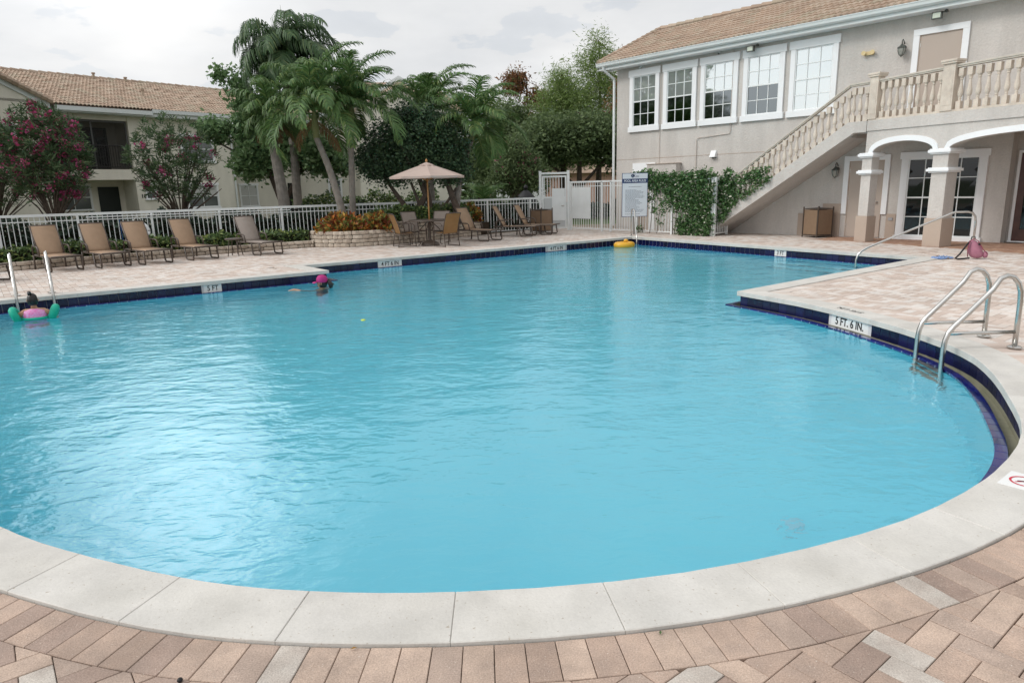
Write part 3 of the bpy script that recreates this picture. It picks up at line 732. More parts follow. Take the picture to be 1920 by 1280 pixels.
# plinth, covered by the porch: ceiling and slab
BA = math.radians(-66); BD = np.array([math.cos(BA), math.sin(BA)]); BNo = np.array([BD[1], -BD[0]])      # outward towards the pool
if BNo[0] > 0: BNo = -BNo
BF = Frame((9.752, 16.312), BD, BNo)
def bw(t_, o): return tuple(BF.P + BF.d * t_ + BF.n * o)
def f2(s, o): return tuple(FP + FD * s + FN * o)
T0, T1 = -1.72, 6.0
mb = MB(); P = [bw(T0, 0), bw(T1, 0), f2(13.6, 0.0), f2(4.35, 0.0)]
mb.prism(P, 2.752, 3.0); mb.build('balcony_slab', m_stucco, club)
mb = MB(); P2 = [bw(T0 + .02, -.16), bw(T1, -.16), f2(13.6, 0.02), f2(4.40, .02)]
mb.prism(P2, 2.62, 2.752); mb.build('porch_ceiling', m_stucco, club)
# arcade wall with arches: piers at t, arches between
def arch_wall(name, t0, t1, spring, rise, ztop, o0, o1, margin_l=.0, margin_r=.0, half=None, trimw=.12):
    """spandrel above an elliptical arch between t0 and t1, plus white trim"""
    n_ = 20; c = (t0 + t1) / 2; a = (t1 - t0) / 2
    pts = [(c - a * math.cos(math.pi * i / n_), spring + rise * math.sin(math.pi * i / n_)) for i in range(n_ + 1)]
    mb = MB()
    for (ta, za), (tb, zb) in zip(pts[:-1], pts[1:]):
        mb.hexa([BF.w(ta, o0, za), BF.w(ta, o1, za), BF.w(tb, o1, zb), BF.w(tb, o0, zb), BF.w(ta, o0, ztop), BF.w(ta, o1, ztop), BF.w(tb, o1, ztop), BF.w(tb, o0, ztop)])
    ww = mb.build('arch_spandrel', m_stucco, club)
    mb = MB(); po = []
    for i in range(n_ + 1):
        th = math.pi * i / n_; nx, nz = -math.cos(th) / a, math.sin(th) / rise; l = math.hypot(nx, nz); po.append((pts[i][0] + nx/l*trimw, max(pts[i][1] + nz/l*trimw, spring)))
    for k_ in range(n_):
        (ta, za), (tb, zb), (tc_, zc), (td, zd) = pts[k_], pts[k_+1], po[k_+1], po[k_]
        mb.hexa([BF.w(ta, o1, za - .004), BF.w(ta, o1 + .03, za - .004), BF.w(tb, o1 + .03, zb - .004), BF.w(tb, o1, zb - .004), BF.w(td, o1, zd), BF.w(td, o1 + .03, zd), BF.w(tc_, o1 + .03, zc), BF.w(tc_, o1, zc)])
    mb.build('arch_trim', m_white, ww)
arch_wall('a', -1.50, .075, 2.225, .235, 2.752, -.30, -.03)
arch_wall('b', .46, 4.2, 2.225, .26, 2.752, -.30, -.03)
for ta_, tb_ in ((T0, -1.50), (.075, .46), (4.2, 6.0)):
    mb = MB(); BF.box(mb, ta_, tb_, -.30, -.03, 2.22, 2.752); mb.build('arcade_wall', m_stucco, club)
# side return of the arcade (first bay, turned towards the building)
def column(t0, t1, dpt, ):
    mb = MB(); BF.box(mb, t0 + .03, t1 - .03, -dpt + .0, -.05, .65, 2.22); c = mb.build('column', m_stucco, club, bevel=.008)
    mb = MB(); BF.box(mb, t0, t1, -dpt - .03, -.02, 0, .652); mb.build('plinth', m_stucco2, c, bevel=.006)
    for z0, z1 in ((2.10, 2.222), (1.685, 1.80)):
        mb = MB(); h = (z1 - z0)
        for k_, (e, za, zb) in enumerate(((.05, z0, z0 + h*.25), (.085, z0 + h*.25, z0 + h*.8), (.06, z0 + h*.8, z1))):
            BF.box(mb, t0 + .03 - e, t1 - .03 + e, -dpt - e, -.05 + e, za, zb)
        mb.build('capital_moulding', m_white, c, bevel=.01)
column(-1.84, -1.50, .32); column(.04, .47, .42); column(4.2, 4.64, .42)
# stair: solid sloping slab seen from the side with soffit
mb = MB()
def stair_pt(s, o, z): return CF.w(s, o, z)
top = [(.58, .72), (4.02, 2.985), (4.43, 2.985)]; bot = [(-.04, 0.0), (4.16, 2.72), (4.43, 2.72)]
pr = [(-.55, 0.0), (4.02, 3.0), (4.47, 3.0), (4.47, 2.73), (4.17, 2.73), (-.04, 0.0)]
for o0, o1, nm, mt_ in ((1.12, 1.30, 'stair_stringer', m_stucco),):
    mb = MB(); k_ = len(pr); mb.add([CF.w(s, o0, z) for s, z in pr] + [CF.w(s, o1, z) for s, z in pr], [tuple(range(k_)), tuple(range(2*k_ - 1, k_ - 1, -1))] + [(i, k_ + i, k_ + (i+1) % k_, (i+1) % k_) for i in range(k_)])
    stair = fixn(mb.build('stair_stringer', m_stucco, club))
mb = MB(); st_n = 17; run = (4.02 + .1) / st_n; rise = 2.98 / st_n
for i in range(st_n):
    s0 = -.1 + run * i; zt = rise * (i + 1); zb = max(0, (s0 + .04) * .6476 - .0)
    mb.hexa([CF.w(s0, .004, max(0, (s0 + .04) * .6476)), CF.w(s0, 1.118, max(0, (s0 + .04) * .6476)), CF.w(s0 + run, 1.118, max(0, (s0 + run + .04) * .6476)), CF.w(s0 + run, .004, max(0, (s0 + run + .04) * .6476)),
             CF.w(s0, .004, zt), CF.w(s0, 1.118, zt), CF.w(s0 + run, 1.118, zt), CF.w(s0 + run, .004, zt)])
mb.build('stair_flight', m_stucco, club)
mb = MB(); P = [f2(4.02, .004), f2(4.02, 1.118), f2(4.47, 1.118), f2(4.47, .004)]; mb.prism(P, 2.73, 2.99); mb.build('stair_landing', m_stucco, club)
# balusters
def baluster_mesh(h):
    pf = [(.030, 0.17), (.034, .19), (.026, .21), (.034, .235), (.028, .26), (.05, .33), (.056, .40), (.045, .50), (.030, .62), (.027, .70), (.040, .72), (.030, .74), (.045, .78), (.045, .80)]
    mb = MB(); sc = h / 1.0
    mb.lathe([(r, z * sc) for r, z in pf], seg=10, caps=False)
    mb.box((-.052, -.052, -.02), (.052, .052, .175 * sc)); mb.box((-.052, -.052, .80 * sc), (.052, .052, 1.0 * sc))
    return mb.mesh('baluster', m_cast, False)
BALM = baluster_mesh(.80); BALS = baluster_mesh(.84)
def rail(fr, parent, a, b, zr0, zr1, o, name='handrail', hh=.07, w_=.075, material=m_castcap):
    mb = MB()
    for dz0, dz1, ww in ((-.0, hh*.45, w_*.8), (hh*.45, hh, w_)):
        mb.hexa([fr.w(a, o - ww, zr0 + dz0), fr.w(a, o + ww, zr0 + dz0), fr.w(b, o + ww, zr1 + dz0), fr.w(b, o - ww, zr1 + dz0),
                 fr.w(a, o - ww, zr0 + dz1), fr.w(a, o + ww, zr0 + dz1), fr.w(b, o + ww, zr1 + dz1), fr.w(b, o - ww, zr1 + dz1)])
    return mb.build(name, material, parent, bevel=.006)
bal = MB(); BF.box(bal, -1.72, 6.0, -.20, -.02, 3.0, 3.045); balustrade = bal.build('balcony_balustrade', m_cast, club)
def put_bal(me, fr, s, o, z, rot):
    ob = link('baluster', me, balustrade); ob.location = fr.w(s, o, z); ob.rotation_euler = (0, 0, rot)
def pedestal(t0, t1):
    mb = MB(); BF.box(mb, t0, t1, -.23, .0, 3.03, 4.03); BF.box(mb, t0 + .04, t1 - .04, -.0, .006, 3.15, 3.92)
    BF.box(mb, t0 - .035, t1 + .035, -.265, .035, 4.03, 4.075); BF.box(mb, t0 - .05, t1 + .05, -.28, .05, 4.075, 4.12)
    mb.build('pedestal', m_cast, balustrade, bevel=.006)
pedestal(-1.735, -1.50); pedestal(.13, .405); pedestal(2.75, 3.02)
rail(BF, balustrade, -1.50, .13, 3.89, 3.925, -.11); rail(BF, balustrade, .405, 2.75, 3.93, 3.95, -.11); rail(BF, balustrade, 3.02, 6, 3.93, 3.93, -.11)
for i in range(9): put_bal(BALS, BF, -1.50 + (.13 + 1.50) * (i + .5) / 9, -.11, 3.05, BA)
for i in range(12): put_bal(BALS, BF, .405 + (2.345) * (i + .5) / 12, -.11, 3.07, BA)
for i in range(12): put_bal(BALS, BF, 3.02 + (2.9) * (i + .5) / 12, -.11, 3.05, BA)
# stair balustrade
rail(CF, balustrade, .55, 3.98, .855 + (.55 - .778) * .655 + .80, 3.86, 1.21, 'stair_handrail'); rail(CF, balustrade, 3.98, 4.47, 3.86, 3.88, 1.21, 'stair_handrail')
for i in range(21):
    s = .66 + i * .165; z = 2.985 + (s - 4.0) * .656
    if s < 4.0: put_bal(BALM, CF, s, 1.21, z + .0, FA)
for s in (4.08, 4.24, 4.40): put_bal(BALM, CF, s, 1.21, 3.02, FA)
# roof: front slope, gable end at the left
EZ, RZ, RD = 5.74, 7.30, 3.55           # eave height, ridge height, plan depth from eave to ridge
s_l, s_r = -5.25, 14.0; eo = .42
slope = Vector((0, -(RD), RZ - EZ)); SL = math.hypot(RD, RZ - EZ)
def roof_pt(fr, s, u, zoff=0., eo_=eo, ez=EZ, rd=RD, rz=RZ, ):
    t_ = u; return fr.w(s, eo_ - rd * t_, ez + (rz - ez) * t_ + zoff)
def roof(fr, parent, s_l, s_r, eo_, ez, rd, rz, nobj, tw=.33, te=.33, clip=None, seg=5, name='roof'):
    mb = MB(); P = lambda s, u, z=0: fr.w(s, eo_ - rd * u, ez + (rz - ez) * u + z)
    mb.hexa([P(s_l, 0, -.06), P(s_r, 0, -.06), P(s_r, 1, -.06), P(s_l, 1, -.06), P(s_l, 0, 0), P(s_r, 0, 0), P(s_r, 1, 0), P(s_l, 1, 0)])
    mb.hexa([P(s_l, 1, -.06), P(s_r, 1, -.06), fr.w(s_r, eo_ - 2*rd, ez - .06), fr.w(s_l, eo_ - 2*rd, ez - .06), P(s_l, 1, 0), P(s_r, 1, 0), fr.w(s_r, eo_ - 2*rd, ez), fr.w(s_l, eo_ - 2*rd, ez)])
    rf = fixn(mb.build(name, m_roofb, parent))
    sl = math.hypot(rd, rz - ez); nrow = int(sl / te); ncol = int((s_r - s_l) / tw)
    cs, sn = rd / sl, (rz - ez) / sl
    # one S tile in local coords: x across, y up the slope, z out
    prof = []
    for i in range(seg * 2 + 1):
        x_ = i / (seg * 2); prof.append((x_ * tw, .030 * abs(math.sin(2 * math.pi * x_)) ** .8 * 1.6 + .012))
    vs = []; K = len(prof)
    for yy, zo in ((-.03, .036), (te + .01, .0)):
        vs += [(x_, yy, z_ + zo) for x_, z_ in prof]
    vs += [(x_, -.03, z_ - .004) for x_, z_ in prof]
    fs = [(i, i+1, K + i + 1, K + i) for i in range(K-1)] + [(2*K + i, 2*K + i + 1, i + 1, i) for i in range(K-1)]
    base = MB().add(vs, fs)
    d3 = Vector((fr.d[0], fr.d[1], 0)); up3 = Vector((-fr.n[0] * cs, -fr.n[1] * cs, sn)); out3 = d3.cross(up3)
    flip = out3.z < 0
    if flip: out3 = -out3
    R = Matrix.Identity(4)
    for i in range(3): R[i][0] = d3[i]; R[i][1] = up3[i]; R[i][2] = out3[i]
    tm = base.mesh('roof_tile', m_rooft); rest = MB(); cnt = 0; cells = []
    for r in range(nrow):
        for c in range(ncol):
            s = s_l + tw * c; u = r * te / sl
            if clip and not clip(s, u): continue
            cells.append((s, u, r, c))
    camd = lambda q: np.linalg.norm(np.array(P(q[0], q[1])) - CAM) + (0 if in_view(P(q[0], q[1])) else 100)
    cells.sort(key=camd); V0 = np.array(base.v)
    RR = np.array(R.to_3x3())
    vv = []; ff = []
    for q in cells:
        s, u, r, c = q; o = Vector(P(s, u, .0)); jit = random.gauss(0, .006)
        if cnt < nobj:
            ob = link('roof_tile', tm, rf); MM = R.copy(); MM.translation = o + out3 * jit * .5; ob.matrix_local = MM; cnt += 1
        else:
            vv.append(V0 @ RR.T + np.array(o + out3 * jit)); k0 = (len(vv) - 1) * len(V0); ff += [tuple(i + k0 for i in f_) for f_ in base.f]
    if vv:
        rest.v = [tuple(q) for q in np.concatenate(vv)]; rest.f = ff; kind(rest.build('roof_tile_remainder', m_rooft, rf), 'stuff')
    # ridge caps
    mb = MB(); k_ = int((s_r - s_l) / .38)
    for i in range(k_):
        a = s_l + .38 * i; mb.tube([P(a, 1, .045), P(a + .40, 1, .03)], [.115, .09], 8)
    mb.build('ridge_tile', m_rooft, rf)
    return rf, P
def in_view(p):
    q = CM.T @ (np.array(p) - CAM)
    return q[2] < -.3 and abs(q[0] / q[2]) < .76 and abs(q[1] / q[2]) < .51
rf, RP = roof(CF, club, s_l, s_r, eo, EZ, RD, RZ, 300)
mb = MB()     # rake tiles down the gable edge
for i in range(13):
    u = i / 13; mb.tube([RP(s_l - .02, u, .06), RP(s_l - .02, u + 1/13 + .01, .04)], [.10, .085], 8)
mb.build('rake_tile', m_rooft, rf)
mb = MB(); CF.box(mb, s_l, s_r, eo - .02, eo + .0, EZ - .22, EZ - .02); mb.build('fascia', m_gut, club)
mb = MB(); CF.box(mb, s_l, s_r, .0, eo - .02, EZ - .215, EZ - .19); mb.build('soffit', m_white, club)
mb = MB(); k_ = 8; gp = [(eo + .002, EZ - .13), (eo + .06, EZ - .13), (eo + .10, EZ - .09), (eo + .11, EZ - .03), (eo + .125, EZ - .005), (eo + .125, EZ + .012), (eo + .105, EZ + .012), (eo + .002, EZ - .02)]
mb.add([CF.w(s_l - .05, o, z) for o, z in gp] + [CF.w(s_r, o, z) for o, z in gp], [tuple(range(k_)), tuple(range(2*k_-1, k_-1, -1))] + [(i, k_+i, k_ + (i+1) % k_, (i+1) % k_) for i in range(k_)])
fixn(mb.build('rain_gutter', m_gut, club))
mb = MB(); mb.tube([CF.w(-5.0, eo + .06, EZ - .12), CF.w(-5.0, eo + .02, EZ - .22), CF.w(-4.84, .08, EZ - .5), CF.w(-4.84, .06, EZ - .6), CF.w(-4.84, .06, .1)], .045, 8); mb.build('downspout', m_whitem, club)
# gable triangle at the far left end and a conduit
mb = MB(); mb.add([CF.w(-4.75, 0, 5.6), CF.w(-4.75, -6.4, 5.6), CF.w(-4.75, -3.1, 7.05)], [(0, 1, 2)]); mb.build('gable', m_stucco, club)
m_conduit = mat('conduit', (.55, .49, .44), .6, .3)
mb = MB(); mb.tube([CF.w(-.145, .03, 5.5), CF.w(-.145, .03, 3.12), CF.w(-.18, .03, 3.06), CF.w(-.9, .03, 3.02), CF.w(-1.3, .03, 3.0), CF.w(-1.36, .03, 2.95), CF.w(-1.36, .03, 1.9)], .012, 6)
mb.tube([CF.w(-2.84, .03, 5.5), CF.w(-2.84, .03, 2.25)], .010, 6); mb.build('conduit', m_conduit, club)
mb = MB(); CF.box(mb, -3.98, -3.78, 0, .03, 0, 2.0); CF.box(mb, -3.22, -3.0, 0, .03, 0, 2.0); CF.box(mb, -3.98, -3.0, 0, .035, 2.0, 2.3); sd_ = mb.build('side_door', m_white, club)
mb = MB(); CF.box(mb, -3.78, -3.22, 0, .012, 0, 1.92); mb.build('door_leaf', m_door, sd_)

# fixtures on the clubhouse, each a thing
def place_on(name, label, cat, mbs, s, o, z, group=None):
    root = thing(name, label, cat, CF.w(s, o, z), group=group); M4 = CF.mat4(s, o, z)
    R = M4.copy(); R.translation = (0, 0, 0)
    for nm, mb, mt_, sm in mbs:
        mb.xf(R); ob = mb.build(nm, mt_, root, smooth=sm)
    return root
m_lamp = mat('verdigris_bronze', (.05, .055, .05), .45, .5, col2=(.09, .10, .085), nscale=20)
m_lglass = mat('lantern_glass', (.30, .31, .28), .08, .6)
def lantern(label, s, z):
    # local: x along wall, y up, z out
    a = MB(); pts = [(0, .10, .0), (0, .17, .05), (0, .20, .10), (0, .165, .15), (0, .12, .15), (0, .08, .14)]; a.tube(pts, .012, 6); a.tube([(0, .02, .0), (0, .02, .03)], .055, 12); a.tube([(0, .02, .02), (0, .07, .08), (0, .08, .13)], .01, 6)
    c = MB(); c.lathe([(.0, .10), (.03, .085), (.045, .05), (.105, .01), (.11, -.01), (.095, -.015)], seg=8); c.xf(Matrix.Translation((0, 0, .15)) @ Matrix.Rotation(-math.pi/2, 4, 'X'))
    g2 = MB(); g2.lathe([(.088, -.015), (.085, -.08), (.06, -.16), (.03, -.19)], seg=8); g2.xf(Matrix.Translation((0, 0, .15)) @ Matrix.Rotation(-math.pi/2, 4, 'X'))
    r = MB()
    for k in range(4):
        t_ = math.pi/4 + k * math.pi/2; q = lambda R_, y_: (R_*math.cos(t_), y_, .15 + R_*math.sin(t_)); r.tube([q(.093, -.015), q(.09, -.08), q(.064, -.16), q(.02, -.20)], .007, 5)
    r.tube([(0, -.19, .15), (0, -.23, .15)], .014, 6)
    return place_on('wall_lantern', label, 'lantern', [('bracket', a, m_lamp, True), ('lantern_cap', c, m_lamp, False), ('lantern_glass', g2, m_lglass, False), ('lantern_cage', r, m_lamp, False)], s, 0, z, 'wall lanterns on the clubhouse')
lantern('dark bronze lantern on the upper wall beside the balcony door', 4.70, 4.80)
lantern('dark bronze lantern low on the wall under the stair', 3.27, 1.84)
m_flood = mat('flood_lens', (.55, .6, .5), .1, .6)
def flood(label, s, z):
    a = MB(); a.box((-.11, -.09, .09), (.11, .07, .17)); a.tube([(.12, .06, 0), (.12, .06, .06), (.05, .04, .1)], .014, 6); a.tube([(.16, .08, 0), (.16, .08, .05)], .04, 10)
    c = MB(); c.box((-.085, -.068, .171), (.085, .05, .178))
    return place_on('flood_light', label, 'floodlight', [('housing', a, m_lamp, False), ('lens', c, m_flood, False)], s, .14, z, 'floodlights under the eave')
flood('black floodlight under the eave above the fourth upper window', .56, 5.40); flood('black floodlight under the eave above the balcony door', 5.48, 5.40)
m_cream = mat('cream_plastic', (.66, .52, .28), .5, .4)
a = MB(); a.box((-.12, -.045, 0), (.12, .045, .06)); c = MB()
for x_ in (-.11, .11): c.tube([(x_, .01, .05), (x_, .01, .12)], [.04, .058], 12)
place_on('emergency_light', 'cream twin-head emergency light on the upper wall', 'emergency light', [('housing', a, m_cream, False), ('lamp_heads', c, m_cream, False)], 3.86, 0, 4.80)
a = MB(); a.hexa([(-.1, -.1, 0), (.1, -.1, 0), (.1, -.1, .14), (-.1, -.1, .14), (-.1, .1, 0), (.1, .1, 0), (.09, .1, .04), (-.09, .1, .04)]); c = MB(); c.box((-.085, -.115, .0), (.085, -.1, .12))
place_on('dryer_vent', 'small white vent hood on the wall left of the stair', 'vent', [('hood', a, m_white, False), ('flap', c, m_black, False)], -.70, 0, 2.47)
a = MB(); a.box((-.6, -.45, 0), (.6, .35, .28)); c = MB(); c.box((-.63, .35, 0), (.63, .37, .31))
place_on('meter_cabinet', 'taupe utility cabinet on the wall behind the sign', 'cabinet', [('cabinet_body', a, m_stucco, False), ('lid', c, m_stucco2, False)], -2.55, 0, 1.88)
for s, z, lab in ((-3.7, 5.46, 'small white camera at the far left of the eave'), (-.65, 5.47, 'small dark camera under the eave over the third upper window')):
    a = MB(); a.tube([(0, .03, 0), (0, .03, .05)], .03, 8); c = MB(); c.tube([(-.02, 0, .05), (.05, -.02, .12)], .022, 8)
    place_on('security_camera', lab, 'camera', [('mount', a, m_whitem, False), ('lens_barrel', c, m_whitem if s < -2 else m_lamp, True)], s, 0, z)
a = MB(); a.box((-.035, -.045, 0), (.035, .045, .03)); a2 = MB(); a2.box((-.055, -.035, .0), (.055, .035, .02))
place_on('outlet_cover', 'grey outlet cover on the dark base between porch door and window', 'outlet', [('plate', a2, mat('grey_metal', (.35, .35, .36), .4, .5), False)], 4.78, .022, .52)

# ------------------------------------------------------------------ trash receptacles
def receptacle():
    r = thing('trash_receptacle', '', 'trash can', group='square sling panelled trash receptacles')
    mb = MB(); h = .82; w_ = .27
    for x_ in (-w_, w_):
        for y_ in (-w_, w_): mb.box((x_ - .014, y_ - .014, 0), (x_ + .014, y_ + .014, h)); mb.lathe([(.018, 0), (.022, .012), (.012, .03)], (x_, y_, h), 8)
    for z_ in (.05, h - .04):
        for a in (-w_, w_):
            mb.box((-w_ + .014, a - .011, z_), (w_ - .014, a + .011, z_ + .025)); mb.box((a - .011, -w_ + .014, z_), (a + .011, w_ - .014, z_ + .025))
    mb.build('frame', m_bronze, r)
    for k in range(4):
        mb = MB(); mb.box((-w_ + .03, -.004, .085), (w_ - .03, .004, h - .055)); o = mb.build('sling_panel', m_slingd, r); t_ = k * math.pi/2
        o.rotation_euler = (0, 0, t_); o.location = (w_ * math.sin(t_), -w_ * math.cos(t_), 0)
    mb = MB(); mb.lathe([(.22, 0.0), (.235, .03), (.20, .05), (.12, .055), (.12, .02)], (0, 0, h - .06), 18, caps=False); mb.lathe([(.2, .06), (.215, h - .06)], (0, 0, 0), 16); mb.build('liner_can', m_black, r)
    return r
m_slingd = mat('brown_sling', (.28, .19, .125), .85, .25, col2=(.25, .168, .11), nscale=9, trans=.15, mottle=.05, bscale=200)
rc = receptacle(); rc.location = (8.75, 19.58, 0); rc.rotation_euler = (0, 0, math.radians(20)); rc['label'] = 'square bronze trash receptacle with tan sling panels under the stair'
dup(rc, (1.14, 24.35, 0), math.radians(40), 'square trash receptacle standing cornerwise in front of the gate post')

# ------------------------------------------------------------------ fences
def fence(name, label, A, B, h, posts, pitch, rails, pz0=.08, wpost=.06, skip=None, group=None, zbase=0.):
    A = np.array(A, float); B = np.array(B, float); Ln = np.linalg.norm(B - A); d = (B - A) / Ln; ang_ = math.atan2(d[1], d[0])
    root = thing(name, label, 'fence', (A[0], A[1], zbase), ang_, group)
    for z0, z1, w_ in rails:
        mb = MB(); mb.box((0, -w_/2, z0), (Ln, w_/2, z1)); mb.build('rail', m_whitem, root)
    pm = MB().box((-.009, -.009, pz0), (.009, .009, h - .03)).mesh('picket', m_whitem); x_ = pitch
    while x_ < Ln - .03:
        if not any(abs(x_ - p) < .05 for p in posts) and not (skip and skip[0] < x_ < skip[1]):
            o = link('picket', pm, root); o.location = (x_, 0, 0)
        x_ += pitch
    qm = MB().box((-wpost/2, -wpost/2, 0), (wpost/2, wpost/2, h - .03)).mesh('post', m_whitem)
    for p in posts:
        o = link('post', qm, root); o.location = (p, 0, 0)
    return root
LF_A, LF_B = (-15.4, 16.3), (1.12, 25.46)
LFL = np.linalg.norm(np.array(LF_B) - np.array(LF_A))
fence('picket_fence', 'long low white aluminium picket fence behind the loungers and planters', LF_A, LF_B, 1.20, [.03] + [1.0 + 1.75 * i for i in range(11) if 1.0 + 1.75 * i < LFL], .118, [(1.135, 1.20, .065), (1.00, 1.025, .03), (.06, .085, .03)], .06)
TF_A, TF_B = (2.24, 25.33), (6.11, 20.77)
TFL = np.linalg.norm(np.array(TF_B) - np.array(TF_A))
tf = fence('tall_picket_fence', 'tall white picket fence right of the gate, partly grown over with jasmine', TF_A, TF_B, 1.73, [.03, 1.55, 1.95, 3.1, 4.5, TFL - .03], .112, [(1.675, 1.735, .06), (1.54, 1.565, .03), (.06, .09, .03)], .06)
mb = MB(); mb.box((.1, -.02, .42), (1.0, -.010, 1.52)); mb.build('solid_panel', m_whitem, tf)
fence('fence_return', 'short white picket return from the tall fence to the stair foot', (6.15, 20.75), (6.75, 21.35), 1.73, [.02, .8], .112, [(1.675, 1.735, .06), (1.54, 1.565, .03), (.06, .09, .03)], .06)
# gate
gt = thing('entry_gate', 'tall white metal gate with frame, bars above and a solid panel', 'gate', (1.17, 25.50, 0), math.atan2(25.39 - 25.50, 2.18 - 1.17))
Lg = 1.016
for x_ in (0, Lg):
    mb = MB(); mb.box((x_ - .045, -.045, 0), (x_ + .045, .045, 2.10)); mb.box((x_ - .052, -.052, 2.10), (x_ + .052, .052, 2.125)); mb.build('gate_post', m_whitem, gt)
mb = MB(); mb.box((.045, -.03, 2.0), (Lg - .045, .03, 2.07)); mb.build('header', m_whitem, gt)
lf = MB(); lf.box((.06, -.02, .06), (.12, .02, 1.95)); lf.box((Lg - .12, -.02, .06), (Lg - .06, .02, 1.95)); lf.box((.12, -.018, 1.89), (Lg - .12, .018, 1.95)); lf.box((.12, -.018, .06), (Lg - .12, .018, .12)); lf.box((.12, -.018, 1.16), (Lg - .12, .018, 1.21))
leaf = lf.build('gate_leaf', m_whitem, gt)
for i in range(7):
    mb = MB(); x_ = .15 + i * .105; mb.box((x_ - .011, -.011, .12), (x_ + .011, .011, 1.89)); mb.build('bar', m_whitem, leaf)
mb = MB(); mb.box((.42, -.032, .35), (Lg - .125, -.02, 1.5)); mb.build('kick_panel', m_whitem, leaf)
mb = MB(); mb.box((.13, -.016, .12), (Lg - .12, -.012, 1.16)); mb.build('mesh_panel', mat('grey_mesh', (.55, .57, .57), .5, .4), leaf)
mb = MB(); mb.tube([(.83, -.03, .88), (.83, -.09, .88), (.76, -.09, .88)], .014, 8); mb.tube([(.83, -.032, .88), (.83, -.04, .88)], .035, 12); mb.build('handle', m_steel, leaf, smooth=True)
mb = MB(); mb.box((.18, -.05, 2.0), (.36, -.03, 2.05)); mb.build('door_closer', m_gut, gt)

# ------------------------------------------------------------------ planters
def wall_stones(name, label, line, courses, ch, depth_, cat='planter wall', z0=0.):
    line = np.array(line, float); seg = np.linalg.norm(np.diff(line, axis=0), axis=1); cs = np.concatenate([[0], np.cumsum(seg)]); Ln = cs[-1]
    root = thing(name, label, cat, (line[len(line)//2][0], line[len(line)//2][1], 0)); ox, oy = root.location[0], root.location[1]
    def pt(s):
        s = min(max(s, 0), Ln - 1e-6); i = np.searchsorted(cs, s, 'right') - 1; t_ = (s - cs[i]) / seg[i]; return line[i] * (1 - t_) + line[i+1] * t_
    for c in range(courses):
        s = -random.uniform(0, .2)
        while s < Ln:
            w_ = random.choice([.17, .22, .25, .30, .20]); a, b = max(s, 0), min(s + w_, Ln)
            if b - a > .06:
                A, B = pt(a + .007), pt(b - .007); d = (B - A) / (np.linalg.norm(B - A) + 1e-9); nb = np.array([-d[1], d[0]])    # towards the bed
                j = random.uniform(-.012, .012); zb = z0 + c * ch + .002; zt = z0 + (c + 1) * ch - .009
                mb = MB(); M_ = (A + B) / 2
                p = [A + nb * (.02 + j), M_ - nb * (.012 - j), B + nb * (.02 + j * .6), B + nb * depth_, A + nb * depth_]
                r = [q - nb * 0 for q in p]
                pb = [(q[0] - ox, q[1] - oy) for q in p]; h = zt - zb
                k = len(pb); inn = [(q[0] - ox, q[1] - oy) for q in (p[0] + nb*.014 + d*.01, p[1] + nb*.016, p[2] + nb*.014 - d*.01, p[3], p[4])]
                vs = [(x_, y_, zb) for x_, y_ in inn] + [(x_, y_, zb + h*.18) for x_, y_ in pb] + [(x_, y_, zb + h*.82) for x_, y_ in pb] + [(x_, y_, zt) for x_, y_ in inn]
                fs = [(q*k + i, q*k + (i+1) % k, (q+1)*k + (i+1) % k, (q+1)*k + i) for q in range(3) for i in range(k)] + [tuple(range(3*k, 4*k))]
                mb.add(vs, fs); mb.build('stone', m_stone, root)
            s += w_
    return root
wall_stones('low_planter_wall', 'low two-course edging wall of split stone behind the left loungers', LOW, 2, .10, .2)
wall_stones('high_planter_wall', 'curved four-course split stone planter wall below the orange croton', HIGH, 4, .115, .24)
UP = np.array([(-4.15, 20.9), (-3.95, 20.66), (-3.62, 20.93), (-2.78, 21.85), (-1.9, 23.1), (-1.3, 23.75)])
wall_stones('upper_planter_wall', 'upper tier of split stone blocks behind the patio table', UP, 2, .105, .22, z0=.45)
# stones need a core so no light shows between
for P, z0, z1 in ((LOW, 0, .17), (HIGH, 0, .43), (UP, .3, .63)):
    pass
mb = MB()
def bed(mb, line, back, z, inset=.1):
    L_ = [tuple(q) for q in line]; B_ = back; poly = L_ + B_; mb.add([(x_, y_, z) for x_, y_ in poly] + [(x_, y_, -.03) for x_, y_ in poly], [tuple(range(len(poly)))] + [(i, (i+1) % len(poly), len(poly) + (i+1) % len(poly), len(poly) + i) for i in range(len(poly))]); return mb
def shift(line, d): # move towards the bed
    line = np.array(line, float); e = np.gradient(line, axis=0); e /= np.linalg.norm(e, axis=1)[:, None]; return line + np.stack([-e[:, 1], e[:, 0]], 1) * d
bd1 = bed(MB(), shift(LOW, .08), [(-6.6, 21.0), (-15.4, 16.1)], .15); 
def tri(o):
    bm = bmesh.new(); bm.from_mesh(o.data); bmesh.ops.recalc_face_normals(bm, faces=bm.faces); bmesh.ops.triangulate(bm, faces=bm.faces); bm.to_mesh(o.data); bm.free(); return o
kind(tri(bd1.build('left_bed_soil', m_soil)))
kind(tri(bed(MB(), shift(HIGH, .09), [(-.7, 24.3), (-6.2, 21.25)], .42).build('right_bed_soil', m_soil)))
kind(tri(bed(MB(), shift(UP, .08), [(-1.4, 24.0), (-4.6, 22.1)], .62).build('upper_bed_soil', m_soil)))

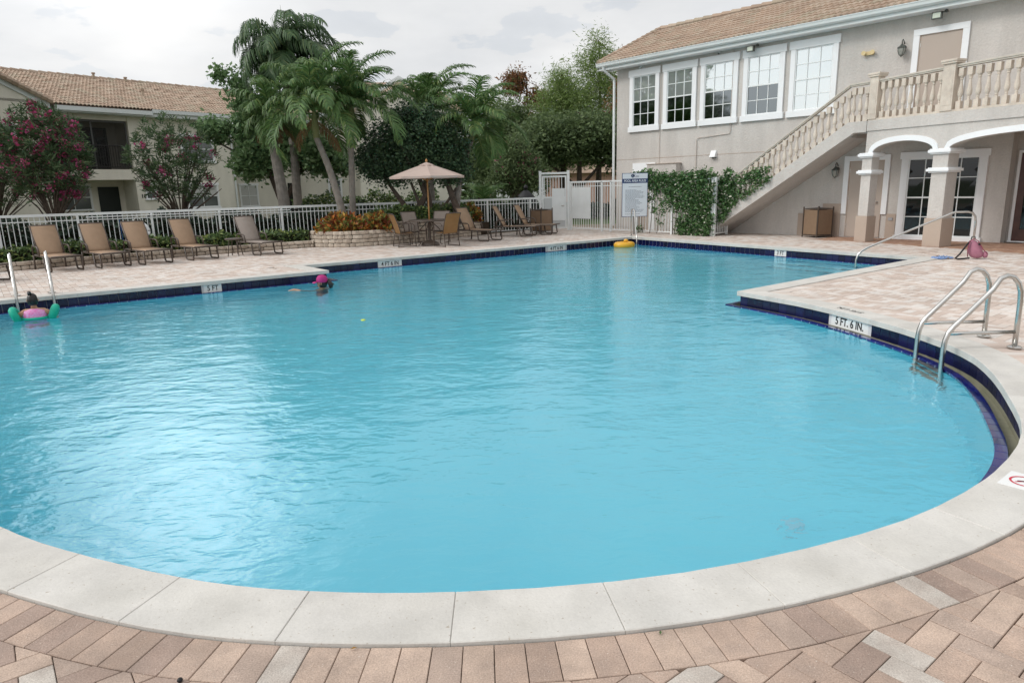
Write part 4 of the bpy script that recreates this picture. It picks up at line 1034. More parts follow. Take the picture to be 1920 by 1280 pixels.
# ------------------------------------------------------------------ plants
def hedge(name, label, line, w_, z0, h, n_, ln, wd, material, cat='hedge', bumpy=.12, core=None):
    line = np.array(line, float); seg = np.linalg.norm(np.diff(line, axis=0), axis=1); cs = np.concatenate([[0], np.cumsum(seg)])
    s = RNG.random(n_) * cs[-1]; p = np.stack([np.interp(s, cs, line[:, 0]), np.interp(s, cs, line[:, 1])], 1)
    ph = RNG.random(4) * 6
    hh_ = h * (1 + bumpy * (np.sin(s * 3.1 + ph[0]) + .7 * np.sin(s * 7.3 + ph[1])))
    a = RNG.random(n_) * math.pi; r = np.sqrt(.25 + .75 * RNG.random(n_))
    e = np.gradient(line, axis=0); off = np.cos(a) * r * w_ / 2; zz_ = z0 + .05 + np.abs(np.sin(a)) * r * hh_ * .98
    mask = RNG.random(n_) < .45; zz_ = np.where(mask, z0 + RNG.random(n_) * hh_, zz_)
    d = (line[-1] - line[0]); d /= np.linalg.norm(d)
    C = np.stack([p[:, 0] - d[1] * off, p[:, 1] + d[0] * off, zz_], 1) + RNG.normal(size=(n_, 3)) * .03
    C -= np.array([line[0][0], line[0][1], 0])
    root = thing(name, label, cat, (line[0][0], line[0][1], 0))
    leaves('leaves', C, ln, wd, material, root, up=.5)
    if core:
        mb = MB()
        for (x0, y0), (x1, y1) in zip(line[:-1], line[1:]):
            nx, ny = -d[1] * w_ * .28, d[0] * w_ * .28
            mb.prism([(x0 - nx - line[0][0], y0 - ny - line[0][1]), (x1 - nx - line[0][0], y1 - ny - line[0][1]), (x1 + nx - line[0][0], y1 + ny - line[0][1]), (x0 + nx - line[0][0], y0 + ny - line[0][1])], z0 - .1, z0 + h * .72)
        mb.build('shade_core', m_core, root)
    return root
m_core = mat('branch_shadow', (.02, .022, .014), 1, .05)  # near-black colour of solid core blocks, shade painted in behind the leaves
off_low = shift(LOW, .40)
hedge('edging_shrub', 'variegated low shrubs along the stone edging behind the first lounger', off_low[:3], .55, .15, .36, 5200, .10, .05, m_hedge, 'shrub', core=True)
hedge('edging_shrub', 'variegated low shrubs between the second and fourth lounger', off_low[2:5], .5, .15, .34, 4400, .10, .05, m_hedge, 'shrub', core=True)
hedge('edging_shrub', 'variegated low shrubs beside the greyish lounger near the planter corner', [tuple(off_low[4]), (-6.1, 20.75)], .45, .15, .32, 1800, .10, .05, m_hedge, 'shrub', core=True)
# croton: rosettes of larger leaves
def croton(label, cx_, cy_, z0, rx, ry, h, n_, mt_=None):
    root = thing('croton_bush', label, 'bush', (cx_, cy_, z0), group='croton bushes in the planter')
    pts = RNG.normal(size=(n_, 3)); pts /= np.linalg.norm(pts, axis=1)[:, None]; pts[:, 2] = np.abs(pts[:, 2]); r = (.5 + .5 * RNG.random(n_))[:, None]
    C = pts * r * np.array([rx, ry, h]); per = 9
    CC = np.repeat(C, per, 0); dirs = rand_dirs(len(CC)) * .8 + np.repeat(pts, per, 0) * .7 + np.array([0, 0, .35]); dirs /= np.linalg.norm(dirs, axis=1)[:, None]
    leaves('leaves', CC + dirs * .07, .17, .075, mt_ or m_crot, root, up=.2, dirs=dirs)
    MBc = MB()
    for k in range(9): MBc.tube([(random.uniform(-.3, .3) * rx, random.uniform(-.3, .3) * ry, 0), (random.uniform(-.7, .7) * rx, random.uniform(-.6, .6) * ry, h * .7)], .012, 5)
    MBc.build('stems', m_bark, root)
croton('orange and red croton filling the curved planter under the leaning palm', -4.95, 20.6, .40, .80, .42, .52, 320)
croton('darker red croton beside it, in the right part of the curved planter', -3.98, 20.85, .42, .55, .4, .48, 230)
croton('small round red croton behind the third lounger right of the table', -1.35, 24.0, .42, .36, .36, .66, 130)
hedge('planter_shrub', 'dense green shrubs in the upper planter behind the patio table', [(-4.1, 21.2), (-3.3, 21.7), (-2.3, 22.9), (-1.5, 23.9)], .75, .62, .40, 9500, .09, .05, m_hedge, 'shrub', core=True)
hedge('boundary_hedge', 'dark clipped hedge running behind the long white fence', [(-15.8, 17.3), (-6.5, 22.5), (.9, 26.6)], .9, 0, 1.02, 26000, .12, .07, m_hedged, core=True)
hedge('boundary_hedge', 'reddish green hedge in front of the far cream house wall', [(-8.5, 27.5), (-5.6, 28.2), (-3.0, 29.5)], .8, 0.3, 1.15, 7000, .12, .07, m_hedge)

m_deadf = leafmat('dead_palm_leaf', [((.22, .14, .07), 2), ((.28, .19, .10), 2), ((.16, .10, .05), 1)], .8)
def frond(mb_list, root, base, az, e0, Ln, droop, leaflet, wd, material, n_=44, curl=.35, wind=(0, 0), twist=0., vee=.5, seed=None):
    """one feather frond as its own object"""
    m_ = 26; t_ = np.linspace(0, 1, m_); ang_ = e0 - droop * t_ ** 1.75
    hx, hy = math.cos(az), math.sin(az); st = Ln / (m_ - 1)
    dx = np.cos(ang_); dz = np.sin(ang_)
    P = np.zeros((m_, 3)); P[:, 0] = np.concatenate([[0], np.cumsum(dx[:-1] * hx * st + wind[0] * t_[:-1] * st)]); P[:, 1] = np.concatenate([[0], np.cumsum(dx[:-1] * hy * st + wind[1] * t_[:-1] * st)]); P[:, 2] = np.concatenate([[0], np.cumsum(dz[:-1] * st)])
    P += np.array(base)
    tt = np.repeat(np.linspace(.12, .995, n_), 2); side = np.tile([1, -1], n_)
    Q = np.stack([np.interp(tt, t_, P[:, i]) for i in range(3)], 1)
    an = np.interp(tt, t_, ang_); T = np.stack([np.cos(an) * hx, np.cos(an) * hy, np.sin(an)], 1)
    Sd = np.array([-hy, hx, 0.]) * side[:, None]; Upv = np.cross(T, Sd * side[:, None]); Upv /= np.linalg.norm(Upv, axis=1)[:, None] + 1e-9
    Upv = np.where(Upv[:, 2:3] < 0, -Upv, Upv)
    ll = leaflet * (np.sin(np.pi * np.clip(tt * .86 + .12, 0, 1)) ** .6) * RNG.uniform(.85, 1.12, len(tt))
    d = Sd * 1.0 + T * (.55 + .5 * tt[:, None]) + Upv * vee + RNG.normal(size=(len(tt), 3)) * .13; d /= np.linalg.norm(d, axis=1)[:, None]
    g = np.array([wind[0] * .9, wind[1] * .9, -1.]) * curl
    d2 = d + g * RNG.uniform(.8, 1.3, len(tt))[:, None]; d2 /= np.linalg.norm(d2, axis=1)[:, None]
    d3_ = d2 + g * 1.6; d3_ /= np.linalg.norm(d3_, axis=1)[:, None]
    A = Q; B = A + d * ll[:, None] * .38; C = B + d2 * ll[:, None] * .34; D = C + d3_ * ll[:, None] * .28
    wv = np.cross(d, Upv); wv /= np.linalg.norm(wv, axis=1)[:, None] + 1e-9; wv = wv * wd / 2
    q1 = np.stack([A - wv*.6, A + wv*.6, B + wv, B - wv], 1); q2 = np.stack([B - wv, B + wv, C + wv*.85, C - wv*.85], 1); q3 = np.stack([C - wv*.85, C + wv*.85, D + wv*.15, D - wv*.15], 1)
    # share vertices inside a leaflet so each leaflet is one island
    Nn = len(tt); V = np.stack([A - wv*.6, A + wv*.6, B - wv, B + wv, C - wv*.85, C + wv*.85, D - wv*.12, D + wv*.12], 1).reshape(-1, 3)
    vs = [tuple(v) for v in V]; fs = []
    for i in range(Nn):
        o = i * 8; fs += [(o, o+1, o+3, o+2), (o+2, o+3, o+5, o+4), (o+4, o+5, o+7, o+6)]
    mb = MB(); mb.v = vs; mb.f = fs
    mb.tube([tuple(P[i]) for i in range(0, m_, 3)], [.022 * (1 - .8 * i / m_) + .004 for i in range(0, m_, 3)], 5, caps=False)
    return mb.build('frond', material, root)
def palm(label, loc, path, r0, r1, crown, nfr, Ln, leaflet, e_hi, e_lo, droop, material, wind=(.25, 0), wd=.04, curl=.35, shaft=.9, spear=.6, vee=.5, n_=44, az0=0., azs=None, name='palm_tree', dead=0):
    root = thing(name, label, 'palm tree', loc, group='palm trees round the pool')
    P = [Vector(p) for p in path]; k_ = 26; pts = []; rad = []
    for i in range(k_ + 1):
        t_ = i / k_ * (len(P) - 1); j = min(int(t_), len(P) - 2); f_ = t_ - j
        pts.append(P[j].lerp(P[j+1], f_)); rad.append((r0 + (r1 - r0) * i / k_) * (1.05 if i % 2 else .98) * (1.12 if i < 2 else 1))
    # smooth the path
    for _ in range(3): pts = [pts[0]] + [(pts[i-1] + pts[i] * 2 + pts[i+1]) / 4 for i in range(1, k_)] + [pts[-1]]
    MB().tube(pts, rad, 12).build('trunk', m_barkg, root)
    tp = pts[-1]; tv = (pts[-1] - pts[-3]).normalized(); cr_ = Vector(crown)
    MB().tube([tp, tp.lerp(cr_, .4), tp.lerp(cr_, .8), cr_], [r1 * 1.15, r1 * 1.25, r1 * .9, r1 * .45], 12).build('crownshaft', m_shaft, root)
    if spear: MB().tube([cr_, cr_ + Vector((wind[0] * .1, 0, spear))], [.02, .004], 5).build('spear_leaf', m_shaft, root)
    for i in range(nfr):
        f_ = i / max(1, nfr - 1); az = (azs[i] if azs else az0 + i * 2.399 + random.uniform(-.2, .2)); e0 = math.radians(e_hi + (e_lo - e_hi) * f_ + random.uniform(-6, 6))
        frond(None, root, tuple(cr_ + Vector((0, 0, random.uniform(-.12, .05)))), az, e0, Ln * random.uniform(.70, 1.14), droop * random.uniform(.85, 1.15), leaflet, wd, material, n_, curl, wind, vee=vee)
    for i in range(dead):
        frond(None, root, tuple(cr_ + Vector((0, 0, -.25))), random.uniform(0, 6.28), math.radians(-30), Ln * .55, .9, leaflet * .6, wd * .8, m_deadf, 30, .9, wind, vee=0.)
    return root
palm('stout palm with thick ringed grey trunk behind the fence', (-7.6, 23.7, 0), [(0, 0, 0), (-.02, 0, 1.3), (-.16, 0, 2.8), (-.2, 0, 3.5)], .22, .13, (-.18, 0, 4.2), 17, 1.75, .60, 82, -25, 1.7, m_palm, (.22, 0), .036, .7, spear=.3, vee=.2, n_=58, dead=3)
palm('tallest palm with long hanging plumes rising behind the stout one', (-7.75, 25.6, 0), [(0, 0, 0), (.05, 0, 3), (0, 0, 5.6)], .17, .12, (0, 0, 6.2), 32, 2.45, .85, 84, -12, 2.4, m_palmd, (.34, 0), .034, 1.15, spear=1.7, vee=.0, n_=78, dead=2)
palm('leaning palm with slender trunk curving left out of the croton planter', (-4.95, 21.2, .4), [(0, 0, 0), (-.12, 0, .6), (-.42, 0, 1.9), (-.72, 0, 2.75)], .125, .085, (-.74, 0, 3.55), 21, 2.25, .60, 86, -5, 1.95, m_palm, (.30, 0), .036, .62, vee=.45, n_=64, dead=2)
palm('straight slender palm beside the leaning one in the curved planter', (-4.90, 21.75, .4), [(0, 0, 0), (.05, 0, 1.2), (.14, 0, 3.0)], .11, .08, (.22, 0, 3.75), 20, 2.15, .58, 86, 0, 1.9, m_palm, (.34, 0), .036, .6, vee=.45, n_=60)
palm('palm crown rising behind the dark round tree, left of the pair', (-2.75, 25.0, 0), [(0, 0, 0), (0, 0, 3.4)], .13, .1, (0, 0, 4.2), 21, 2.2, .62, 86, 0, 1.8, m_palm, (.30, 0), .038, .55, vee=.45, n_=60)
palm('right-leaning palm right of the dark round tree near the umbrella', (-1.78, 23.0, .4), [(0, 0, 0), (.05, 0, .6), (.22, 0, 1.6), (.5, 0, 2.4), (.62, 0, 2.7)], .12, .08, (.72, 0, 3.2), 20, 2.0, .58, 86, -15, 1.75, m_palm, (.24, 0), .036, .55, vee=.45, n_=58)
palm('short bushy palm low behind the fence, right of the umbrella', (-1.0, 27.5, 0), [(0, 0, 0), (0, 0, .5)], .12, .1, (0, 0, .8), 13, 1.7, .45, 75, 5, 1.4, m_palm, (.1, 0), .04, .3, spear=0)

def limb_tree(name, label, loc, stems, lobes, n_cl, per, spread, ln, wd, material, bark=None, cat='tree', group=None, shell=.5, extra=None, up=.3, droop=0., twigs=26, keep=None):
    root = thing(name, label, cat, loc, group=group); mb = MB()
    for st in stems: 
        mb.tube([p[:3] for p in st], [p[3] for p in st], 8)
    pts, cl = blob_points(lobes, n_cl, per, spread, shell, keep=keep)
    # twigs from stem ends into the crown
    ends = [st[-1][:3] for st in stems] + [st[-2][:3] for st in stems]
    idx = RNG.choice(len(cl), size=min(twigs, len(cl)), replace=False)
    for i in idx:
        e = min(ends, key=lambda q: np.linalg.norm(np.array(q) - cl[i])); c = Vector(tuple(cl[i])); e = Vector(e); mid = e.lerp(c, .5) + Vector((0, 0, -.08 * (c - e).length))
        mb.tube([e, mid, c], [.03, .018, .006], 5, caps=False)
    mb.build('trunk', bark or m_bark, root)
    leaves('crown', pts, ln, wd, material, root, up=up, droop=droop)
    if extra:
        for nm, p2, l2, w2, m2 in extra(cl): leaves(nm, p2, l2, w2, m2, root)
    return root
# dark round multi-stem tree in the upper planter
limb_tree('ligustrum_tree', 'dark dense round tree on several crooked trunks behind the umbrella', (-3.05, 22.8, .5),
    [[(-.1, 0, 0, .10), (-.3, 0, .5, .09), (-.75, .1, 1.15, .06), (-1.0, 0, 1.6, .04)], [(0, 0, 0, .13), (.1, 0, .5, .12), (.35, 0, .9, .10), (.15, 0, 1.5, .07)], [(.5, .1, 0, .10), (.45, .1, .7, .09), (.35, 0, 1.4, .06)],
     [(.25, 0, .1, .07), (.1, 0, .7, .05), (-.1, 0, 1.3, .04)], [(1.5, 0, 0, .13), (1.2, 0, .9, .10), (1.0, 0, 1.5, .07)], [(.6, 0, .35, .06), (1.0, 0, .6, .05), (1.35, 0, 1.1, .035)]],
    [(0, 0, 2.35, 1.75, 1.3, 1.15, 5), (-.95, 0, 1.95, .95, .9, .7, 2), (1.0, 0, 2.2, .95, .9, .9, 2), (.1, -.1, 3.1, 1.0, .9, .6, 1.4), (1.3, 0, 1.7, .6, .6, .4, .8)], 1500, 26, .13, .085, .05, m_lig, shell=.35)
# pale broad-leaved tree left of the tall palm
limb_tree('broadleaf_tree', 'mid green broad-leaved tree spreading behind the tall palm', (-8.3, 26.4, 0),
    [[(.0, 0, 0, .15), (-.3, 0, 1.3, .12), (-.7, 0, 2.6, .09), (-1.1, 0, 3.6, .05)], [(-.2, 0, 1.2, .09), (.5, 0, 2.3, .07), (1.1, 0, 3.0, .05)], [(-.7, 0, 2.6, .06), (-.9, 0, 4.2, .05), (-1.6, 0, 5.6, .02)], [(-.6, 0, 2.4, .05), (-1.8, 0, 3.1, .04), (-2.7, 0, 3.6, .02)]],
    [(-.6, 0, 3.3, 1.4, 1.1, 1.0, 3.4), (1.0, -.2, 3.0, 1.3, 1.0, .8, 2.8), (-1.1, 0, 4.3, .7, .7, .9, 1.2), (-2.4, 0, 3.9, .8, .6, .4, .8), (-1.5, 0, 5.3, .5, .5, .8, .8), (1.9, 0, 2.5, .7, .6, .45, .7), (-2.1, 0, 5.8, .35, .3, .28, .25), (-1.2, 0, 2.5, .8, .7, .45, .8)], 680, 26, .13, .16, .09, m_broad, shell=.3)
limb_tree('broadleaf_tree', 'leafy branches of a tall tree entering at the left edge', (-19.5, 21.5, 0),
    [[(0, 0, 0, .22), (0, 0, 2.5, .18), (.5, 0, 4.5, .1)], [(0, 0, 2.5, .1), (1.4, 0, 3.8, .06), (3.2, 0, 4.5, .03)]],
    [(0.3, 0, 8.6, 2.6, 2.2, 3.6, 6), (2.9, 0, 4.75, .9, .7, .55, 1.3), (1.5, 0, 5.2, 1.2, .9, .8, 1), (-1, 0, 5.5, 2, 2, 1.5, 2)], 1200, 24, .16, .17, .10, m_broad, shell=.3)
# oleanders
def oleander(label, loc, w_, h, n_cl, fl):
    stems = []; ends = []
    for i in range(34):
        a = random.uniform(0, 2*math.pi); r = random.uniform(.15, 1) ** .6 * w_; ex, ey = math.cos(a) * r, math.sin(a) * r * .7; ez = h * random.uniform(.5, .85) * (1 - .25 * (r / w_) ** 2)
        stems.append([(random.uniform(-.08, .08), random.uniform(-.08, .08), .0 if i < 8 else .5, .05 if i < 8 else .03), (ex * .3, ey * .3, ez * .4 + .35, .022), (ex, ey, ez, .01)])
    root = thing('oleander_shrub', label, 'flowering shrub', loc, group='oleanders behind the fence'); mb = MB()
    mb.tube([(0, 0, -.1), (0, 0, .55), (.03, 0, .85)], [.17, .13, .16], 10)
    for st in stems: mb.tube([p[:3] for p in st], [p[3] for p in st], 6, caps=False)
    mb.build('trunk', m_bark, root)
    c = rand_dirs(n_cl); r = (RNG.random(n_cl)) ** .38; c = c * r[:, None] * np.array([w_, w_ * .8, h * .36]) + np.array([0, 0, h * .68]); c = c[c[:, 2] > h * .36]
    per = 20; CC = np.repeat(c, per, 0); out = c.copy(); out[:, 2] -= h * .35; out /= np.linalg.norm(out, axis=1)[:, None]
    d = rand_dirs(len(CC)) * .8 + np.repeat(out, per, 0) * .6; d /= np.linalg.norm(d, axis=1)[:, None]
    leaves('leaves', CC + d * .09 + RNG.normal(size=CC.shape) * .05, .17, .03, m_olea, root, dirs=d)
    fc = c[RNG.random(len(c)) < fl]; q = np.repeat(fc, 34, 0) + RNG.normal(size=(len(fc) * 34, 3)) * .07 + np.array([0, -.05, .05])
    leaves('blossom', q, .07, .055, m_flow, root)
    return root
oleander('large oleander covered with pink blossom at the far left', (-14.1, 21.6, 0), 1.35, 4.2, 640, .15)
oleander('open vase-shaped oleander with fewer pink blossoms, in front of the second window', (-10.95, 23.2, 0), 1.42, 3.95, 330, .09)
oleander('oleander crowding behind the first, cut by the left frame edge', (-16.4, 22.3, 0), 1.3, 3.8, 320, .12)

# background woods
def feather_tree(label, loc, w_, h, n_cl, material, trunk_h, spread=.26, per=30, ln=.22, wd=.035, group='trees beyond the gate', name='feathery_tree', lobes=None, droop=.35, extra=None, shell=.25):
    return limb_tree(name, label, loc, [[(0, 0, 0, .2), (.05, 0, trunk_h, .15), (.1, 0, h * .7, .07), (0, 0, h * .93, .02)], [(.05, 0, trunk_h, .1), (w_ * .5, 0, h * .55, .05), (w_ * .8, 0, h * .62, .02)], [(.05, 0, trunk_h, .1), (-w_ * .5, 0, h * .5, .05), (-w_ * .8, 0, h * .6, .02)]],
                     lobes or [(0, 0, h * .58, w_, w_ * .7, h * .3, 4), (0, 0, h * .82, w_ * .5, w_ * .4, h * .18, 1.2), (w_ * .6, 0, h * .5, w_ * .6, w_ * .5, h * .18, 1.2), (-w_ * .6, 0, h * .48, w_ * .6, w_ * .5, h * .18, 1.2)],
                     n_cl, per, spread, ln, wd, material, group=group, droop=droop, twigs=60, extra=extra, shell=shell)
feather_tree('tall feathery green tree beside the clubhouse corner', (5.4, 42, 0), 2.6, 10.3, 1050, m_cyp, 3.2)
feather_tree('wispy tree with reddish tips against the clubhouse gutter', (6.6, 38, 0), 1.5, 8.8, 420, m_brn, 3.0, spread=.2, per=18)
feather_tree('broad feathery tree left of the tall one', (3.1, 40, 0), 2.3, 8.2, 950, m_cyp, 2.6)
feather_tree('bare-topped tree with russet leaf tufts against the sky', (1.2, 43, 0), 1.5, 8.8, 150, m_brn, 3.5, spread=.24, per=34, ln=.2, wd=.06, lobes=[(-.6, 0, 7.7, .7, .5, .75, 2.4), (.6, 0, 6.7, .7, .5, .5, 1), (1.1, 0, 6.4, .5, .4, .6, .6), (-.3, 0, 5.4, 1.2, .8, .8, 1)])
feather_tree('darker tree filling in below the russet one', (.2, 39, 0), 2.0, 6.2, 700, m_oak, 1.6, ln=.2, wd=.07)
feather_tree('small pink-blossomed tree behind the low fence', (.4, 32, 0), 1.25, 3.9, 300, m_oak, 1.2, spread=.2, ln=.17, wd=.05, extra=lambda cl: [('blossom', np.repeat(cl[::11], 16, 0) + RNG.normal(size=(len(cl[::11]) * 16, 3)) * .1, .1, .07, m_flow)])
feather_tree('dark spreading oak with low limbs behind the gate', (3.6, 36, 0), 3.2, 5.6, 1000, m_oak, 1.4, ln=.18, wd=.08, droop=.1, lobes=[(0, 0, 4.0, 3.4, 2, 1.1, 4), (-2, 0, 3.4, 1.6, 1.4, .8, 1), (2, 0, 3.3, 1.6, 1.4, .8, 1)])
feather_tree('pale feathery tree far behind, between palms and gate', (-1.0, 46, 0), 2.2, 7.6, 560, m_cyp, 2.5)
hedge('far_shrubbery', 'low dark shrub bank beyond the gate', [(-3, 33), (2, 35), (7.5, 33.5)], 1.2, 0, .75, 9000, .14, .09, m_hedged)
wd_ = leaves('distant_woods', blob_points([(x_, 62 + 4 * math.sin(x_), 3.2, 4.5, 3, 2.8 + .8 * math.sin(x_ * 1.7), 1) for x_ in range(-44, 45, 4)], 2600, 24, .45, .3)[0], .45, .25, m_oak); kind(wd_, 'stuff')

# jasmine on the tall fence and up the stair
def vine(label, pts, leaf_n, spread, stems=14):
    root = thing('jasmine_vine', label, 'vine', tuple(pts[0]), group='jasmine'); o = np.array(pts[0]); P = np.array(pts) - o
    C = np.repeat(P, leaf_n // len(P) + 1, 0); C = C + RNG.normal(size=C.shape) * np.array(spread)
    leaves('leaves', C, .075, .045, m_vine, root, up=.4)
    mb = MB()
    for k in range(stems):
        a = P[random.randrange(len(P))]; z_ = -o[2] + .02; mb.tube([(a[0] + random.uniform(-.1, .1), a[1] + random.uniform(-.1, .1), z_), (a[0], a[1], (a[2] + z_) / 2), tuple(a)], [.012, .009, .004], 5)
    if stems: mb.build('stems', m_bark, root)
TA = np.array(TF_A); TB = np.array(TF_B); TD = (TB - TA) / TFL
pts = []
for k in range(330):
    u = random.random() ** .62; x_ = 3.0 + (TFL - 3.0) * u; zlo = 1.45 - 1.5 * max(0, (u - .25)) * random.uniform(.3, 1.5); z_ = random.uniform(max(.08, zlo), 1.85 + .12 * random.random()); 
    if random.random() < .18 + .3 * u: z_ = random.uniform(.1, 1.7)
    p = TA + TD * x_; pts.append((p[0] - .06, p[1] - .06, z_))
for k in range(50): p = TA + TD * (TFL - random.uniform(0, 1.2)); pts.append((p[0] - .05, p[1] - .05, random.uniform(.05, .55)))
vine('white-flecked jasmine spilling over the tall fence beside the rules sign', pts, 16500, (.07, .07, .07))
pts = []
for k in range(170):
    s = random.uniform(-.45, .75) ; z_ = random.uniform(.25 + .45 * max(s, 0), 1.80 + .15 * s) ; pts.append((*CF.w(s, 1.36, 0)[:2], z_))
for k in range(70):
    s = .6 + 1.3 * random.random() ** 1.9; z_ = .85 + (s - .778) * .655 + random.uniform(.0, .8) * (1.05 - (s - .6) / 2.4); pts.append((*CF.w(s, 1.33, 0)[:2], z_))
vine('jasmine climbing the lower stair balustrade', pts, 8500, (.06, .06, .06), stems=0)

# ------------------------------------------------------------------ apartment house on the left
HA_ = math.radians(51.7); HD = np.array([math.cos(HA_), math.sin(HA_)]); HN = np.array([math.sin(HA_), -math.cos(HA_)])   # outward
HF = Frame((-17.6, 30.0), HD, HN)
apt = thing('apartment_house', 'two storey beige apartment house with long clay tile roof and shaded balcony', 'building', (-17.6, 30, 0)); apt['world'] = 1
mb = MB()
HF.box(mb, 1.66, 6.5, -7, 0, -.1, 5.2)                    # right bay
HF.box(mb, -1.75, 1.66, -7, -1.3, -.1, 5.2)               # recessed porch/balcony back wall
HF.box(mb, -6.5, -1.75, -7, .80, -.1, 5.3)                # gabled wing
HF.box(mb, 6.5, 15.5, -7, -2.6, -.1, 5.2)                 # set back part beyond the downspout
mb.add([HF.w(-6.3, .80, 5.2), HF.w(-1.7, .80, 5.2), HF.w(-4.0, .80, 6.42)], [(0, 1, 2)])
mb.build('wall', m_stuccoH, apt)
mb = MB(); HF.box(mb, -1.75, 1.66, -1.3, -.02, 2.30, 2.74); mb.build('balcony_slab', m_stuccoH, apt)
mb = MB(); HF.box(mb, -1.75, 1.66, -1.3, -.05, 4.78, 5.2); mb.build('balcony_header', m_stuccoH, apt)
m_rail = mat('dark_rail', (.02, .018, .018), .5, .4)
mb = MB(); HF.box(mb, -1.1, 1.62, -.12, -.08, 3.72, 3.76); HF.box(mb, -1.1, 1.62, -.11, -.09, 2.82, 2.85); br = mb.build('balcony_rail', m_rail, apt)
for i in range(26):
    mb = MB(); s = -1.08 + i * .106; HF.box(mb, s - .008, s + .008, -.108, -.092, 2.85, 3.72); mb.build('baluster', m_rail, br)
m_scr = mat('screen_frame', (.10, .10, .10), .6, .3)
mb = MB()
for s in (-1.1, .2, 1.6): HF.box(mb, s - .03, s + .03, -.16, -.12, 2.75, 4.78)
HF.box(mb, -1.1, 1.6, -.16, -.12, 4.7, 4.78); mb.build('screen_frame', m_scr, apt)
HO = Frame(HF.P - HF.n * 1.3, HF.d, HF.n)
m_bdoor = mat('dark_green_door', (.014, .02, .018), .5, .4)
m_fdoor = mat('grey_french_door', (.10, .10, .095), .5, .4)
mb = MB(); HO.box(mb, .55, 1.42, 0, .04, .1, 2.02); mb.build('front_door', m_bdoor, apt)
mb = MB(); HO.box(mb, .15, 1.25, 0, .04, 2.78, 4.55); fd = mb.build('balcony_door', m_fdoor, apt)
SM = bpy.data.materials.new('insect_screen'); SM.use_nodes = True; st = SM.node_tree; sb = st.nodes['Principled BSDF']; sb.inputs['Base Color'].default_value = (.012, .012, .012, 1); sb.inputs['Roughness'].default_value = .9
tb = st.nodes.new('ShaderNodeBsdfTransparent'); sm_ = st.nodes.new('ShaderNodeMixShader'); sm_.inputs[0].default_value = .62
st.links.new(tb.outputs[0], sm_.inputs[1]); st.links.new(sb.outputs[0], sm_.inputs[2]); st.links.new(sm_.outputs[0], st.nodes['Material Output'].inputs[0])
mb = MB(); mb.add([HF.w(-1.72, -.14, 2.76), HF.w(1.64, -.14, 2.76), HF.w(1.64, -.14, 4.78), HF.w(-1.72, -.14, 4.78)], [(0, 1, 2, 3)]); mb.build('screen_mesh', SM, apt)
for i in range(2):
    for j in range(4):
        mb = MB(); HO.box(mb, .28 + i*.5, .66 + i*.5, .041, .045, 2.95 + j*.4, 3.28 + j*.4); mb.build('pane', m_gdark, fd)
m_blind = mat('window_blind', (.50, .50, .48), .7, .3)
m_gl2 = mat('far_glass', (.10, .11, .11), .08, .6, coat=.3)
window(HO, apt, -1.15, .22, 1.05, 2.12, trim=.05, cols=2, rows=1, head=.05, upper=m_gl2, lower=m_gl2)
window(HF, apt, 3.95, 5.42, 1.0, 2.0, trim=.07, cols=2, rows=1, head=.12, upper=m_blind, lower=m_gl2)
window(HF, apt, 3.95, 5.42, 3.13, 4.25, trim=.07, cols=2, rows=1, head=.12, upper=m_gl2, lower=m_gl2)
window(HF, apt, 2.05, 2.45, 1.45, 2.06, trim=.04, cols=1, rows=1, head=.07, upper=m_gl2, lower=m_gl2)
window(Frame(HF.P + HF.n*.80, HF.d, HF.n), apt, -4.4, -2.9, 3.1, 4.3, trim=.07, cols=2, rows=1, head=.12, upper=m_gl2, lower=m_gl2)
FB = Frame(HF.P - HF.n * 2.6, HF.d, HF.n)
window(FB, apt, 8.2, 9.2, .9, 2.0, trim=.07, cols=2, rows=1, head=.1, upper=m_blind, lower=m_blind)
mb = MB(); FB.box(mb, 11.2, 11.7, 0, .04, .1, 2.1); mb.build('side_door', m_gdark, apt)
text_obj('house_number', '102', .24, m_bdoor, apt, Matrix.Translation((17.6, -30, 0)) @ HF.mat4(1.98, .01, 1.57), .01)
rf2, RP2 = roof(HF, apt, -8.5, 11.5, .55, 5.25, 6.55, 7.30, 300, tw=.30, te=.36, seg=4)
mb = MB(); HF.box(mb, -1.3, 2.5, .56, .66, 5.03, 5.20); HF.box(mb, 2.52, 6.9, .56, .66, 5.13, 5.28); HF.box(mb, 6.9, 11.5, .56, .66, 5.13, 5.28); mb.build('rain_gutter', m_gut, apt)
mb = MB(); HF.box(mb, -1.3, 6.9, 0.01, .555, 4.98, 5.02); HF.box(mb, -1.3, 6.9, .53, .555, 5.02, 5.19); mb.build('soffit', m_gut, apt)
mb = MB(); mb.tube([HF.w(6.42, .05, 5.1), HF.w(6.42, .05, 0)], .05, 8); mb.tube([HF.w(6.75, -.6, 5.1), HF.w(6.75, -.6, 0)], .045, 8); mb.build('downspout', m_gut, apt)
